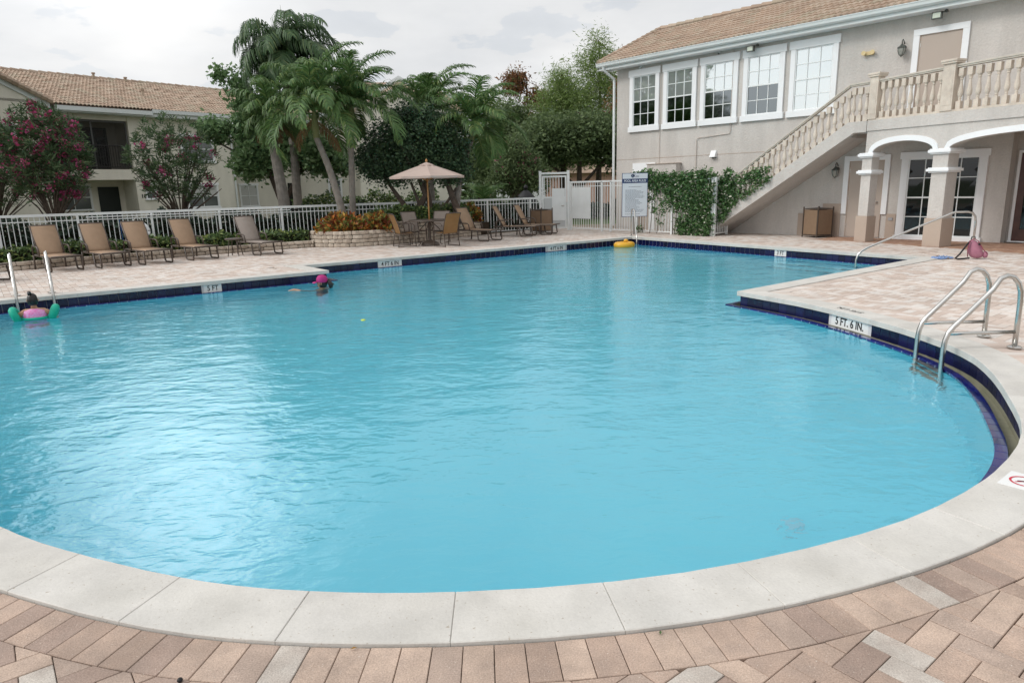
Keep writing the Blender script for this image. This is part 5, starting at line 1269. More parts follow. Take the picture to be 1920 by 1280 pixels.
# gable of the wing: white barge board and its little roof
mb = MB()
for sgn in (1, -1):
    a, z0 = (-1.55, 5.24) if sgn > 0 else (-6.45, 5.24); t_ = -4.0
    mb.hexa([HF.w(a, .81, z0 - .22), HF.w(a, .87, z0 - .22), HF.w(t_, .87, 6.50 - .22), HF.w(t_, .81, 6.50 - .22), HF.w(a, .81, z0), HF.w(a, .87, z0), HF.w(t_, .87, 6.50), HF.w(t_, .81, 6.50)])
fixn(mb.build('barge_board', m_gut, apt))
m_rt = m_rooft
for sgn in (1, -1):
    mb = MB(); a = -1.48 if sgn > 0 else -6.52
    k_ = 14
    for i in range(k_):
        s0 = a + (-4.0 - a) * i / k_; s1 = a + (-4.0 - a) * (i+1) / k_; z0 = 5.24 + 1.28 * i / k_; z1 = 5.24 + 1.28 * (i+1) / k_
        for j in range(15):
            o0 = .98 - j * .3; mb.tube([HF.w(s0, o0, z0 + .05), HF.w(s1, o0, z1 + .02)], [.12, .1], 6)
    mb.build('gable_tile', m_rooft, apt)
for s, u, h_ in ((2.9, .96, .28), (4.4, .96, .22), (3.45, .40, .35), (11.0, .98, .2)):
    if s > 11: continue
    mb = MB(); p = RP2(s, u, 0); mb.tube([(p[0], p[1], p[2] - .05), (p[0], p[1], p[2] + h_)], .055, 8); mb.tube([(p[0], p[1], p[2] + h_), (p[0], p[1], p[2] + h_ + .06)], .09, 8); mb.build('vent_pipe', m_rooft, apt)
# farther house seen between the palms
H2 = Frame((-12.2, 41.0), (math.cos(math.radians(8)), math.sin(math.radians(8))), (math.sin(math.radians(8)), -math.cos(math.radians(8))))
h2 = thing('far_house', 'cream house with white trimmed window seen between the palms', 'building', (-12.2, 41, 0)); h2['world'] = 1
mb = MB(); H2.box(mb, 0, 9.4, -8, 0, -.1, 6.0); mb.build('wall', m_stuccoH, h2)
window(H2, h2, 1.62, 2.30, 3.38, 5.15, trim=.08, cols=3, rows=2, head=.14, upper=m_blind, lower=mat('curtain_red', (.12, .03, .035), .6, .3))
window(H2, h2, 1.72, 2.36, .9, 2.2, trim=.08, cols=3, rows=2, head=.14, upper=m_gl2, lower=m_blind)
window(H2, h2, 4.0, 7.0, .9, 1.9, trim=.08, cols=6, rows=1, head=.1, upper=m_blind, lower=m_blind)
mb = MB(); H2.box(mb, 7.3, 8.0, 0, .05, 0, 2.1); mb.build('front_door', m_white, h2)
mb = MB()
P = lambda s, o, z: H2.w(s, o, z)
mb.add([P(-.6, .6, 5.9), P(10.0, .6, 5.9), P(8.0, -3.4, 8.1), P(2.5, -3.4, 8.1), P(-.6, -8.4, 5.9), P(10.0, -8.4, 5.9)], [(0, 1, 2, 3), (1, 5, 2), (4, 0, 3), (5, 4, 3, 2)])
fixn(mb.build('roof', m_rooft, h2))
mb = MB(); H2.box(mb, -.6, 10, .6, .68, 5.72, 5.92); mb.build('rain_gutter', m_gut, h2)
# gabled front part right of the palms
mb = MB(); H2.box(mb, 3.6, 8.6, 0.02, 1.5, -.1, 6.0); mb.add([H2.w(3.6, 1.5, 6), H2.w(8.6, 1.5, 6), H2.w(6.1, 1.5, 7.3)], [(0, 1, 2)]); mb.build('gable_wall', m_stuccoH, h2)
mb = MB(); 
for a in (3.3, 8.9):
    mb.hexa([H2.w(a, 1.2, 5.9), H2.w(a, 1.8, 5.9), H2.w(6.1, 1.8, 7.5), H2.w(6.1, 1.2, 7.5), H2.w(a, 1.2, 6.12), H2.w(a, 1.8, 6.12), H2.w(6.1, 1.8, 7.72), H2.w(6.1, 1.2, 7.72)])
fixn(mb.build('barge_board', m_white, h2))
m_pink = mat('pink_stucco', (.62, .38, .30), .9, .15, col2=(.55, .34, .27), nscale=1)
pk = thing('pink_house', 'pinkish garage house far beyond the gate', 'building', (4, 56, 0))
mb = MB(); mb.box((-5.5, 0, 0), (6.5, 5, 2.6)); mb.build('wall', m_pink, pk)
mb = MB(); mb.add([(-6, -.6, 2.5), (7, -.6, 2.5), (5, 3, 3.6), (-4, 3, 3.6)], [(0, 1, 2, 3)]); mb.build('roof', m_rooft, pk)
mb = MB(); mb.box((-5.2, -.05, .1), (-3.4, 0, 2.0)); mb.box((-2.8, -.05, .1), (-1.0, 0, 2.0)); mb.build('garage_door', m_white, pk)
cv = thing('covered_fountain', 'dark bell-shaped garden ornament beyond the fence left of the gate', 'ornament', (.75, 30, 0))
MB().lathe([(.5, 0), (.5, 1.0), (.3, 1.25), (.14, 1.4), (.06, 1.45)], seg=14).build('body', m_black, cv, smooth=True); MB().lathe([(.02, 0), (.09, .06), (.1, .12), (.05, .2), (.01, .22)], (0, 0, 1.44), 12).build('finial', m_black, cv, smooth=True)

# ------------------------------------------------------------------ loungers
def lounger(sling):
    """origin at ground under the hinge; +x towards the foot, y across"""
    r = thing('chaise_lounge', '', 'lounger', group='sling chaise lounges round the pool')
    w_ = .29; zs = .33; Ls = 1.12; ba = math.radians(62); Lb = .74
    mb = MB()
    for y_ in (-w_, w_):
        mb.tube([(-.28, y_, zs - .01), (0, y_, zs - .01), (Ls - .06, y_, zs - .005), (Ls, y_, zs + .01)], .021, 8)
    mb.tube([(Ls, -w_, zs + .01), (Ls, w_, zs + .01)], .021, 8); mb.tube([(-.28, -w_, zs - .01), (-.28, w_, zs - .01)], .021, 8); mb.tube([(.55, -w_, zs - .03), (.55, w_, zs - .03)], .018, 8)
    mb.build('seat_frame', m_bronze, r, smooth=True)
    bx_, bz_ = -math.cos(ba), math.sin(ba)
    mb = MB()
    for y_ in (-w_ + .03, w_ - .03): mb.tube([(.02, y_, zs), (bx_ * Lb, y_, zs + bz_ * Lb)], .020, 8)
    mb.tube([(bx_ * Lb, -w_ + .03, zs + bz_ * Lb), (bx_ * Lb, w_ - .03, zs + bz_ * Lb)], .020, 8); mb.tube([(bx_ * .45, 0, zs + bz_ * .45), (-.27, 0, zs)], .01, 6)
    mb.build('back_frame', m_bronze, r, smooth=True)
    for y_ in (-w_, w_):
        sg_ = 1 if y_ > 0 else -1; yo = y_ + .022 * sg_
        mb = MB(); mb.tube([(.98, yo, zs), (1.02, yo, .05), (.98, yo, .016), (.66, yo, .016), (.60, yo, .05), (.56, yo, zs)], .020, 8); mb.build('leg', m_bronze, r, smooth=True)
        mb = MB(); mb.tube([(-.19, yo, zs), (-.23, yo, .0)], .020, 8); mb.build('leg', m_bronze, r, smooth=True)
        mb = MB(); mb.tube([(.26, yo, zs), (.22, yo, zs + .17), (.16, yo, zs + .20), (-.14, yo, zs + .21), (-.20, yo, zs + .16), (-.21, yo, zs)], .018, 8); mb.build('armrest', m_bronze, r, smooth=True)
    mb = MB(); K = 10; W2 = w_ - .012
    vs = [(Ls * i / K, y_, zs + .012 - .018 * math.sin(math.pi * i / K)) for i in range(K + 1) for y_ in (-W2, W2)]; mb.add(vs, [(2*i, 2*i+1, 2*i+3, 2*i+2) for i in range(K)])
    o = mb.build('seat_sling', sling, r, smooth=True); s_ = o.modifiers.new('thickness', 'SOLIDIFY'); s_.thickness = .004
    mb = MB(); W2 = w_ - .03
    vs = [(bx_ * Lb * i / K + .02 * math.sin(math.pi * i / K) * bz_, y_, zs + .012 + bz_ * (Lb + .01) * i / K) for i in range(K + 1) for y_ in (-W2, W2)]; mb.add(vs, [(2*i, 2*i+1, 2*i+3, 2*i+2) for i in range(K)])
    o = mb.build('back_sling', sling, r, smooth=True); s_ = o.modifiers.new('thickness', 'SOLIDIFY'); s_.thickness = .004
    return r
lg = lounger(m_sling)
PHI = math.radians(-42)
def put(o, mx_, my_, phi, label):  # mx,my: midpoint between the two foot legs
    c, s = math.cos(phi), math.sin(phi); o.location = (mx_ - .9 * c, my_ - .9 * s, 0); o.rotation_euler = (0, 0, phi); o['label'] = label
put(lg, -9.98, 15.38, PHI, 'tan lounger nearest the pool ladder, first of the four tan ones at the left')
spots = [(-9.22, 15.98, PHI, 'tan lounger second in the left row, standing close to the third', m_sling), (-8.50, 16.52, PHI, 'tan lounger hiding the white life ring on the fence', m_sling), (-7.72, 17.33, PHI, 'tan lounger just left of the small side table', m_sling),
         (-6.36, 18.2, PHI, 'faded greyish lounger at the right end of the left row', m_slingp),
         (-.52, 21.1, math.radians(-38), 'tan lounger right beside the patio table', m_sling), (.72, 22.75, math.radians(-14), 'tan lounger in the middle of the three by the gate', m_sling), (1.42, 23.35, math.radians(-20), 'tan lounger nearest the gate, in front of the trash receptacles', m_sling)]
for x_, y_, ph, lab, sm in spots:
    o = dup(lg, (0, 0, 0)); put(o, x_, y_, ph, lab)
    if sm is m_slingp:
        for ch in o.children:
            if 'sling' in ch.name: ch.data = ch.data.copy(); ch.data.materials[0] = sm
o = dup(lg, (0, 0, 0)); put(o, -10.35, 13.62, math.radians(-8), 'lounger mostly cut off by the left frame edge, seen end on')
# side table
st_ = thing('side_table', 'small round bronze side table between the last tan and the greyish lounger', 'side table', (-7.25, 18.15, 0))
MB().lathe([(.22, .42), (.235, .435), (.235, .45), (.22, .46)], seg=20).build('table_top', m_bronze, st_, smooth=False)
for k in range(4):
    t_ = math.pi/4 + k * math.pi/2; MB().tube([(.13*math.cos(t_), .13*math.sin(t_), .43), (.2*math.cos(t_), .2*math.sin(t_), 0)], .012, 6).build('leg', m_bronze, st_)

# ------------------------------------------------------------------ patio set and umbrella
UX, UY = -2.30, 20.0
pt = thing('patio_table', 'round bronze patio table with the umbrella pole through it', 'table', (UX, UY, 0))
MB().lathe([(.0, .695), (.55, .70), (.60, .705), (.605, .72), (.60, .735), (.0, .735)], seg=32, caps=False).build('table_top', m_bronze, pt)
mb = MB()
for k in range(4):
    t_ = k * math.pi/2 + .4; c, s = math.cos(t_), math.sin(t_); mb.tube([(.05*c, .05*s, .69), (.30*c, .30*s, .45), (.34*c, .34*s, .30), (.30*c, .30*s, .05), (.36*c, .36*s, .015)], .014, 6)
mb.tube([(0, 0, .05), (0, 0, .7)], .035, 10); mb.build('pedestal', m_bronze, pt)
ub = thing('umbrella_base', 'domed dark bronze umbrella base on the deck under the table', 'umbrella base', (UX, UY, 0))
MB().lathe([(.27, 0), (.27, .03), (.24, .07), (.16, .12), (.06, .15), (.035, .17), (.03, .34)], seg=24).build('weight', m_bronze, ub, smooth=True)
m_wood = mat('honey_wood', (.50, .27, .10), .5, .4, col2=(.42, .21, .08), nscale=12)
m_canv = mat('beige_canvas', (.62, .50, .44), .9, .2, col2=(.58, .465, .41), nscale=4, trans=.25, mottle=.03, bscale=60)
um = thing('patio_umbrella', 'open beige market umbrella on a wooden pole over the patio table', 'umbrella', (UX, UY, 0))
MB().tube([(0, 0, .2), (0, 0, 2.30)], .021, 10).build('pole', m_wood, um, smooth=True)
MB().lathe([(.0, 0), (.03, .01), (.035, .04), (.015, .08), (.0, .10)], (0, 0, 2.34), 10).build('finial', m_wood, um, smooth=True)
NP = 8; Rc = 1.06; zt, zb = 2.30, 1.945
for k in range(NP):
    a0, a1 = 2*math.pi*k/NP + .2, 2*math.pi*(k+1)/NP + .2; mb = MB(); K = 8; rows = []
    for i in range(K + 1):
        t_ = .10 + .90 * i / K; row = []
        for j in range(7):
            f_ = j / 6; x_ = math.cos(a0)*(1-f_) + math.cos(a1)*f_; y_ = math.sin(a0)*(1-f_) + math.sin(a1)*f_
            sag = .035 * math.sin(math.pi * f_) * t_; row.append((x_*Rc*t_, y_*Rc*t_, zt - (zt - zb) * t_ ** 1.12 - sag + .03 * math.sin(math.pi * f_) * (t_ > .97)))
        rows.append(row)
    rows.append([(x_ * 1.0, y_ * 1.0, z_ - .055) for x_, y_, z_ in rows[-1]])
    vs = [q for r_ in rows for q in r_]; fs = [(i*7 + j, i*7 + j + 1, (i+1)*7 + j + 1, (i+1)*7 + j) for i in range(len(rows)-1) for j in range(6)]
    mb.add(vs, fs); o = mb.build('canopy_panel', m_canv, um, smooth=False); s_ = o.modifiers.new('thickness', 'SOLIDIFY'); s_.thickness = .004
mb = MB(); K = 24
vs = [(0, 0, zt + .045)] + [(.22*math.cos(2*math.pi*i/K), .22*math.sin(2*math.pi*i/K), zt - .05 + .01*math.sin(i*2)) for i in range(K)]; mb.add(vs, [(0, i+1, (i+1) % K + 1) for i in range(K)]); mb.build('vent_cap', m_canv, um)
for k in range(NP):
    a0 = 2*math.pi*k/NP + .2; MB().tube([(0, 0, 2.22), (Rc*.97*math.cos(a0), Rc*.97*math.sin(a0), zb - .015)], .010, 5).build('rib', m_wood, um); MB().tube([(0, 0, 1.82), (Rc*.5*math.cos(a0), Rc*.5*math.sin(a0), 2.06)], .008, 5).build('strut', m_wood, um)
def chair(sling):
    r = thing('sling_chair', '', 'chair', group='sling chairs round the patio table'); w_ = .25; mb = MB()
    for y_ in (-w_, w_):
        mb.tube([(.24, y_, .015), (.22, y_, .40), (.22, y_, .60), (.16, y_, .66), (-.10, y_, .66), (-.17, y_, .58)], .014, 6)
        mb.tube([(.24, y_, .40), (-.20, y_, .37)], .014, 6)
        mb.tube([(-.28, y_, .015), (-.22, y_, .36)], .014, 6); mb.tube([(.24, y_, .03), (-.28, y_, .03)], .012, 6)
    mb.tube([(.22, -w_, .38), (.22, w_, .38)], .012, 6); mb.tube([(-.22, -w_, .33), (-.22, w_, .33)], .012, 6); mb.build('leg_frame', m_bronze, r, smooth=True)
    mb = MB()
    for y_ in (-w_, w_): mb.tube([(-.18, y_, .36), (-.26, y_, .66), (-.36, y_, .90), (-.385, y_, .93)], .014, 6)
    mb.tube([(-.385, -w_, .93), (-.40, 0, .945), (-.385, w_, .93)], .014, 6); mb.build('back_frame', m_bronze, r, smooth=True)
    mb = MB(); K = 8; W2 = w_ - .01; pr_ = [(.24, .40), (.10, .375), (-.05, .365), (-.17, .38)]; vs = [(x_, y_, z_) for x_, z_ in pr_ for y_ in (-W2, W2)]; mb.add(vs, [(2*i, 2*i+1, 2*i+3, 2*i+2) for i in range(3)]); o = mb.build('seat', sling, r); s_ = o.modifiers.new('thickness', 'SOLIDIFY'); s_.thickness = .004
    mb = MB(); pr_ = [(-.185, .39), (-.235, .55), (-.27, .67), (-.32, .80), (-.375, .925)]; vs = [(x_, y_, z_) for x_, z_ in pr_ for y_ in (-W2, W2)]; mb.add(vs, [(2*i, 2*i+1, 2*i+3, 2*i+2) for i in range(4)]); o = mb.build('backrest', sling, r); s_ = o.modifiers.new('thickness', 'SOLIDIFY'); s_.thickness = .004
    return r
ch = chair(m_slingb)
def aim(o, x_, y_, lab, dr=0): o.location = (x_, y_, 0); o.rotation_euler = (0, 0, math.atan2(UY - y_, UX - x_) + dr); o['label'] = lab
aim(ch, -2.98, 19.66, 'orange-lit sling chair left of the patio table, turned away from the pool', .0)
c2_ = dup(ch, (0, 0, 0)); aim(c2_, -1.78, 19.42, 'orange-lit sling chair nearest the pool with its back to the water')
c3_ = dup(ch, (0, 0, 0)); aim(c3_, -2.82, 20.66, 'grey sling chair on the far left side of the patio table')
for q in c3_.children:
    if q.name.startswith(('seat', 'backrest')): q.data = q.data.copy(); q.data.materials[0] = m_slingp
c4_ = dup(c3_, (0, 0, 0)); aim(c4_, -2.12, 20.78, 'grey sling chair behind the patio table, mostly hidden by the umbrella pole')

# ------------------------------------------------------------------ rails and ladders
def ladder(label, wx, wy, ox, oy, sx, sy, htop, tilt=.0):
    """(wx,wy): first rail where it meets the water, (ox,oy): unit outwards, (sx,sy): spacing vector to the second rail"""
    r = thing('pool_ladder', label, 'ladder', (wx, wy, 0), group='stainless pool ladders'); rails_ = []
    for k in (0, 1):
        bx0, by0 = sx * k, sy * k; Q = lambda d, z: (bx0 + ox*d, by0 + oy*d, z)
        pts = [Q(0, -1.05), Q(0, -.2), Q(.005, .08), Q(.02, .17), Q(.06, .25), Q(.36, .58)]
        import itertools
        c0 = (.50, .60); 
        pts = [Q(0, -1.0), Q(0, -.5), Q(0, 0.02), Q(.008, .10), Q(.03, .17), Q(.075, .23), Q(.20, .36), Q(.33, .50), Q(.40, .575), Q(.46, htop - .025), Q(.52, htop), Q(.58, htop - .015), Q(.63, htop - .07), Q(.66, htop - .15), Q(.67, htop - .26), Q(.672, .30), Q(.675, .02)]
        MB().tube(pts, .0235, 12).build('rail', m_steel, r, smooth=True)
        MB().tube([Q(.02, .165), Q(.672, .165)], .017, 10).build('brace', m_steel, r, smooth=True)
        MB().lathe([(.062, 0), (.062, .008), (.045, .018), (.028, .022)], (bx0 + ox*.675, by0 + oy*.675, .014), 20).build('flange', m_steel, r)
    a = math.atan2(sy, sx); Ls_ = math.hypot(sx, sy)
    for k, z_ in enumerate((-.27, -.50, -.74)):
        mb = MB(); mb.box((.0, -.04, -.012), (Ls_, .04, .012)); o = mb.build('tread', mat('ladder_tread', (.33, .25, .20), .5, .4), r); o.location = (0, 0, z_); o.rotation_euler = (0, 0, a)
    return r
ladder('stainless ladder with two grab rails at the right edge of the pool', 4.14, 6.78, 1, .0, -.05, -.50, .70)
od = np.array([-.573, .82]); 
ladder('stainless ladder at the left, beside the child with green arm floats', -7.58, 11.24, od[0], od[1], -.41, -.287, .72)
# sloping handrails into the shallow end
def steprail(label, base, water, htop, r_=.022):
    b = np.array(base, float); w = np.array(water, float); d = w - b; Ln = np.linalg.norm(d); d /= Ln
    r = thing('pool_handrail', label, 'handrail', (b[0], b[1], 0), group='sloping stainless pool handrails'); Q = lambda t_, z: (d[0]*t_, d[1]*t_, z)
    MB().tube([Q(0, .0), Q(0, htop - .22), Q(.02, htop - .10), Q(.09, htop - .02), Q(.18, htop), Q(.42, htop), Q(.50, htop - .015), Q(.6, htop - .06), Q(Ln - .22, .20), Q(Ln - .10, .13), Q(Ln - .03, .05), Q(Ln, -.06), Q(Ln, -.75)], r_, 12).build('rail', m_steel, r, smooth=True)
    MB().lathe([(.055, 0), (.055, .008), (.03, .018)], (0, 0, .004), 18).build('flange', m_steel, r)
    return r
steprail('long sloping stainless handrail over the corner steps by the backpack', (9.62, 14.22), (7.24, 14.27), .88)
steprail('slim stainless handrail seen end on in front of the rules sign', (3.83, 21.65), (3.80, 20.55), .84)

# ------------------------------------------------------------------ rules sign
sg = thing('pool_rules_sign', 'white and navy pool area rules sign on a post in front of the tall fence', 'sign', (4.02, 22.25, 0), math.radians(4))
m_sgn = mat('sign_white', (.66, .70, .75), .4, .4); m_navy = mat('sign_navy', (.02, .045, .13), .4, .4); m_post = mat('sign_post', (.28, .26, .24), .6, .3)
MB().box((-.03, -.02, 0), (.03, .03, 1.9)).build('post', m_post, sg)
pn = MB().box((-.415, -.045, .57), (.415, -.022, 1.93)).build('panel', m_navy, sg)
MB().box((-.40, -.049, .585), (.40, -.0455, 1.915)).build('panel_face', m_sgn, sg)
MB().box((-.40, -.052, 1.62), (.40, -.0495, 1.755)).build('title_band', m_navy, sg)
Rt = Matrix.Rotation(math.pi/2, 4, 'X')
text_obj('title_lettering', 'POOL AREA RULES', .098, m_sgn, sg, Matrix.Translation((0, -.053, 1.686)) @ Rt, .0006, .86)
mb = MB(); rr = random.Random(3)
for i in range(26):
    z_ = 1.50 - i * .034
    if i in (1, 2, 24): continue
    x_ = -.31; end = rr.uniform(-.02, .30)
    if i == 0: x_, end = -.2, .2
    while x_ < end:
        w_ = rr.uniform(.02, .07); mb.box((x_, -.0505, z_), (min(x_ + w_, end + .02), -.0494, z_ + .012)); x_ += w_ + .012
mb.build('rules_lettering', mat('print_grey', (.16, .18, .22), .5, .3), sg)
mb = MB()
for k in range(46):
    a, q = rr.uniform(0, 2*math.pi), rr.uniform(0, 1) ** .5 * .058; x_, z_ = -.07 + q*math.cos(a), 1.845 + q*math.sin(a)*.9; s_ = .010; mb.box((x_ - s_, -.0505, z_ - s_), (x_ + s_, -.0494, z_ + s_))
mb.box((-.076, -.0505, 1.77), (-.066, -.0494, 1.81))
for x_, w_, z_ in ((.0, .02, 1.86), (.03, .05, 1.84), (.09, .03, 1.83), (.0, .12, 1.80)): mb.box((x_, -.0505, z_), (x_ + w_, -.0494, z_ + .012))
mb.build('tree_logo', m_navy, sg)

# ------------------------------------------------------------------ life ring and rescue pole on the fence
FDv = (np.array(LF_B) - np.array(LF_A)) / LFL; FNv = np.array([FDv[1], -FDv[0]])
def fpt(s, o, z): p = np.array(LF_A) + FDv * s + FNv * o; return (p[0], p[1], z)
rp = thing('rescue_pole', 'long thin white rescue pole hung along the fence rail', 'pole', fpt(4.7, .07, 1.08)); o0 = Vector(fpt(4.7, .07, 1.08))
MB().tube([Vector(fpt(4.7, .07, 1.08)) - o0, Vector(fpt(10.0, .07, 1.08)) - o0], .014, 6).build('shaft', m_whitem, rp)
MB().tube([Vector(fpt(10.0, .07, 1.08)) - o0, Vector(fpt(10.35, .07, 1.10)) - o0], .02, 6).build('grip', m_black, rp)
lr = thing('life_ring', 'white life ring hung on the fence behind the third lounger', 'life ring', fpt(5.88, .12, .64), math.atan2(FDv[1], FDv[0]))
mb = MB(); K = 30; mb.tube([(.24*math.cos(2*math.pi*i/K), 0, .24*math.sin(2*math.pi*i/K)) for i in range(K + 1)], .055, 10); mb.build('ring', m_white, lr, smooth=True)
mb = MB(); mb.tube([(-.2, -.02, .16), (-.05, 0, .36), (0, 0, .42), (.06, 0, .36), (.2, -.02, .16)], .008, 6); mb.build('hanging_rope', mat('white_rope', (.7, .7, .68), .8, .2), lr)
mb = MB(); mb.tube([(-.24, -.02, 0), (-.33, -.03, -.10), (-.40, -.03, .15), (-.42, -.02, .35), (-.40, -.03, -.2), (-.3, -.03, -.3)], .010, 6); mb.build('throw_line', mat('blue_rope', (.03, .08, .22), .8, .2), lr)

# ------------------------------------------------------------------ loose things
bpk = thing('backpack', 'pink backpack with black strap slumped against the handrail post', 'backpack', (9.16, 13.42, 0), math.radians(-22))
m_pk = mat('pink_nylon', (.42, .18, .24), .6, .3, col2=(.34, .14, .20), nscale=14); m_pkd = mat('dark_pink_trim', (.25, .05, .09), .6, .3)
def soft(mb, name, mt_, root, lv=2):
    o = mb.build(name, mt_, root, smooth=True); s_ = o.modifiers.new('soft', 'SUBSURF'); s_.levels = lv; s_.render_levels = lv; return o
mb = MB(); mb.add([(-.13, -.09, 0), (.17, -.10, 0), (.17, .09, 0), (-.13, .09, 0), (-.16, -.1, .2), (.12, -.1, .19), (.12, .1, .19), (-.16, .1, .2), (-.13, -.06, .40), (-.01, -.06, .38), (-.01, .06, .38), (-.13, .06, .40)],
               [(0,3,2,1),(0,1,5,4),(1,2,6,5),(2,3,7,6),(3,0,4,7),(4,5,9,8),(5,6,10,9),(6,7,11,10),(7,4,8,11),(8,9,10,11)]); soft(mb, 'bag_body', m_pk, bpk)
mb = MB().box((.10, -.08, .01), (.21, .08, .17)); soft(mb, 'front_pocket', m_pk, bpk)
MB().tube([(-.15, -.08, .05), (-.165, -.09, .2), (-.14, -.07, .36), (-.07, -.05, .40), (.0, -.06, .36), (.09, -.09, .2), (.17, -.09, .12)], .009, 6).build('piping', m_pkd, bpk, smooth=True)
MB().tube([(-.13, -.06, .36), (-.20, -.08, .26), (-.30, -.12, .10), (-.37, -.14, .02), (-.33, -.16, .015), (-.22, -.13, .02), (-.12, -.08, .03)], .016, 6).build('shoulder_strap', m_black, bpk, smooth=True)
MB().tube([(-.11, 0, .38), (-.10, 0, .44), (-.05, 0, .44), (-.04, 0, .38)], .01, 6).build('grab_handle', m_black, bpk, smooth=True)
MB().lathe([(.022, 0), (.018, .012), (.0, .014)], seg=12).xf(Matrix.Translation((.02, -.088, .30)) @ Matrix.Rotation(math.pi/2, 4, 'X')).build('badge', m_black, bpk)
gg = thing('swim_wear', 'crumpled blue swim things lying on the deck by the corner', 'cloth', (8.63, 13.62, 0), math.radians(15)); mb = MB(); K = 14; vs = []; rr = random.Random(9)
for i in range(K):
    for j in range(K): vs.append(((i / (K-1) - .5) * .34 + rr.uniform(-.01, .01), (j / (K-1) - .5) * .26 + rr.uniform(-.01, .01), .012 + (.05 * abs(math.sin(i*1.3 + j*.6)) * rr.uniform(.5, 1)) * (1 if 0 < i < K-1 and 0 < j < K-1 else .1)))
mb.add(vs, [(i*K + j, (i+1)*K + j, (i+1)*K + j + 1, i*K + j + 1) for i in range(K-1) for j in range(K-1) if rr.random() > .04]); mb.build('crumpled_cloth', mat('blue_print_cloth', (.05, .12, .35), .8, .2, col2=(.35, .45, .6), nscale=40), gg, smooth=True)
MB().tube([(.14, 0, .03), (.21, .02, .03), (.22, .07, .02), (.16, .09, .02)], .009, 6).build('strap', m_navy, gg)
fl = thing('pool_float', 'yellow inflatable child float drifting in the back corner', 'pool float', (3.36, 20.12, ZW), math.radians(10)); m_yel = mat('yellow_vinyl', (.80, .42, .03), .3, .5, trans=.15)
mb = MB(); K = 28; mb.tube([(.22*math.cos(2*math.pi*i/K), .19*math.sin(2*math.pi*i/K), .055) for i in range(K + 1)], .095, 12); mb.build('ring', m_yel, fl, smooth=True)
MB().lathe([(.0, 0), (.055, .01), (.07, .05), (.055, .10), (.0, .115)], (.04, -.02, .12), 12).build('backrest_knob', m_yel, fl, smooth=True)
tk = thing('pool_toy', 'small yellow-green dive toy floating in mid pool', 'toy', (-2.12, 9.6, ZW)); MB().lathe([(0, -.012), (.03, -.01), (.038, 0), (.025, .010), (0, .012)], seg=14).build('disc', mat('lime_vinyl', (.62, .75, .05), .4, .4), tk, smooth=True)
pb = thing('dark_pebble', 'tiny black berry lying on a brown paver near the bottom edge', 'pebble', (-1.16, 2.02, .008)); MB().lathe([(0, -.008), (.007, -.006), (.010, 0), (.007, .006), (0, .008)], seg=10).build('berry', m_black, pb, smooth=True)
mt_leaf = mat('dry_leaf', (.30, .17, .05), .8, .2)
for x_, y_, a_, lab in ((-.60, 2.165, .3, 'curled brown leaf lying against the coping at the bottom'), (.52, 2.21, 1.2, 'green weed sprig in the joint below the coping')):
    q = thing('fallen_leaf', lab, 'leaf', (x_, y_, .006), a_); mb = MB(); mb.add([(-.012, 0, 0), (0, .005, .004), (.013, 0, .001), (0, -.005, .003)], [(0, 1, 2, 3)]); mb.build('blade', mt_leaf if x_ < 0 else m_hedge, q)
# underwater main drain showing through the ripples
md = MB().lathe([(.08, 0), (.08, .02), (.05, .025)], (1.95, 4.4, -1.745), 20).build('main_drain', mat('drain_grate', (.45, .72, .80), .6, .3), pool)

# ------------------------------------------------------------------ swimmers
m_skin = mat('skin_tan', (.50, .27, .17), .5, .4, col2=(.44, .23, .14), nscale=10); m_hair = mat('black_hair', (.008, .006, .006), .35, .5)
def skinned(name, joints, bones, mt_, parent, lv=2):
    me = bpy.data.meshes.new(name); me.from_pydata([j[:3] for j in joints], bones, []); me.materials.append(mt_)
    o = bpy.data.objects.new(name, me); COL.objects.link(o); o.parent = parent
    sk = o.modifiers.new('skin', 'SKIN'); sk.use_smooth_shade = True
    lay = me.skin_vertices[0] if len(me.skin_vertices) else None
    if lay is None:
        bm = bmesh.new(); bm.from_mesh(me); bm.verts.layers.skin.verify(); bm.to_mesh(me); bm.free(); lay = me.skin_vertices[0]
    for i, j in enumerate(joints):
        r = j[3]; lay.data[i].radius = (r, r) if not isinstance(r, tuple) else r
    lay.data[0].use_root = True
    ss = o.modifiers.new('smooth', 'SUBSURF'); ss.levels = lv; ss.render_levels = lv; return o
def hand(parent, o, d, s=1.0, mt_=None):
    """open relaxed hand from wrist o along d, five fingers"""
    d = Vector(d).normalized(); sd_ = d.cross(Vector((0, 0, 1))).normalized(); up_ = sd_.cross(d); o = Vector(o)
    J = [(*o, .024*s), (*(o + d*.045*s), .030*s)]; B = [(0, 1)]
    for k, (off, ln_) in enumerate(((-.033, .055), (-.012, .068), (.010, .065), (.031, .052))):
        b0 = len(J); p = o + d*.085*s + sd_*off*s; J += [(*(p), .011*s), (*(p + d*ln_*.5*s + up_*-.004*s), .0095*s), (*(p + d*ln_*s - up_*.016*s), .008*s)]; B += [(1, b0), (b0, b0+1), (b0+1, b0+2)]
    b0 = len(J); p = o + d*.03*s - sd_*.03*s; J += [(*p, .013*s), (*(p + d*.03*s - sd_*.022*s), .010*s), (*(p + d*.055*s - sd_*.03*s), .0085*s)]; B += [(0, b0), (b0, b0+1), (b0+1, b0+2)]
    return J, B
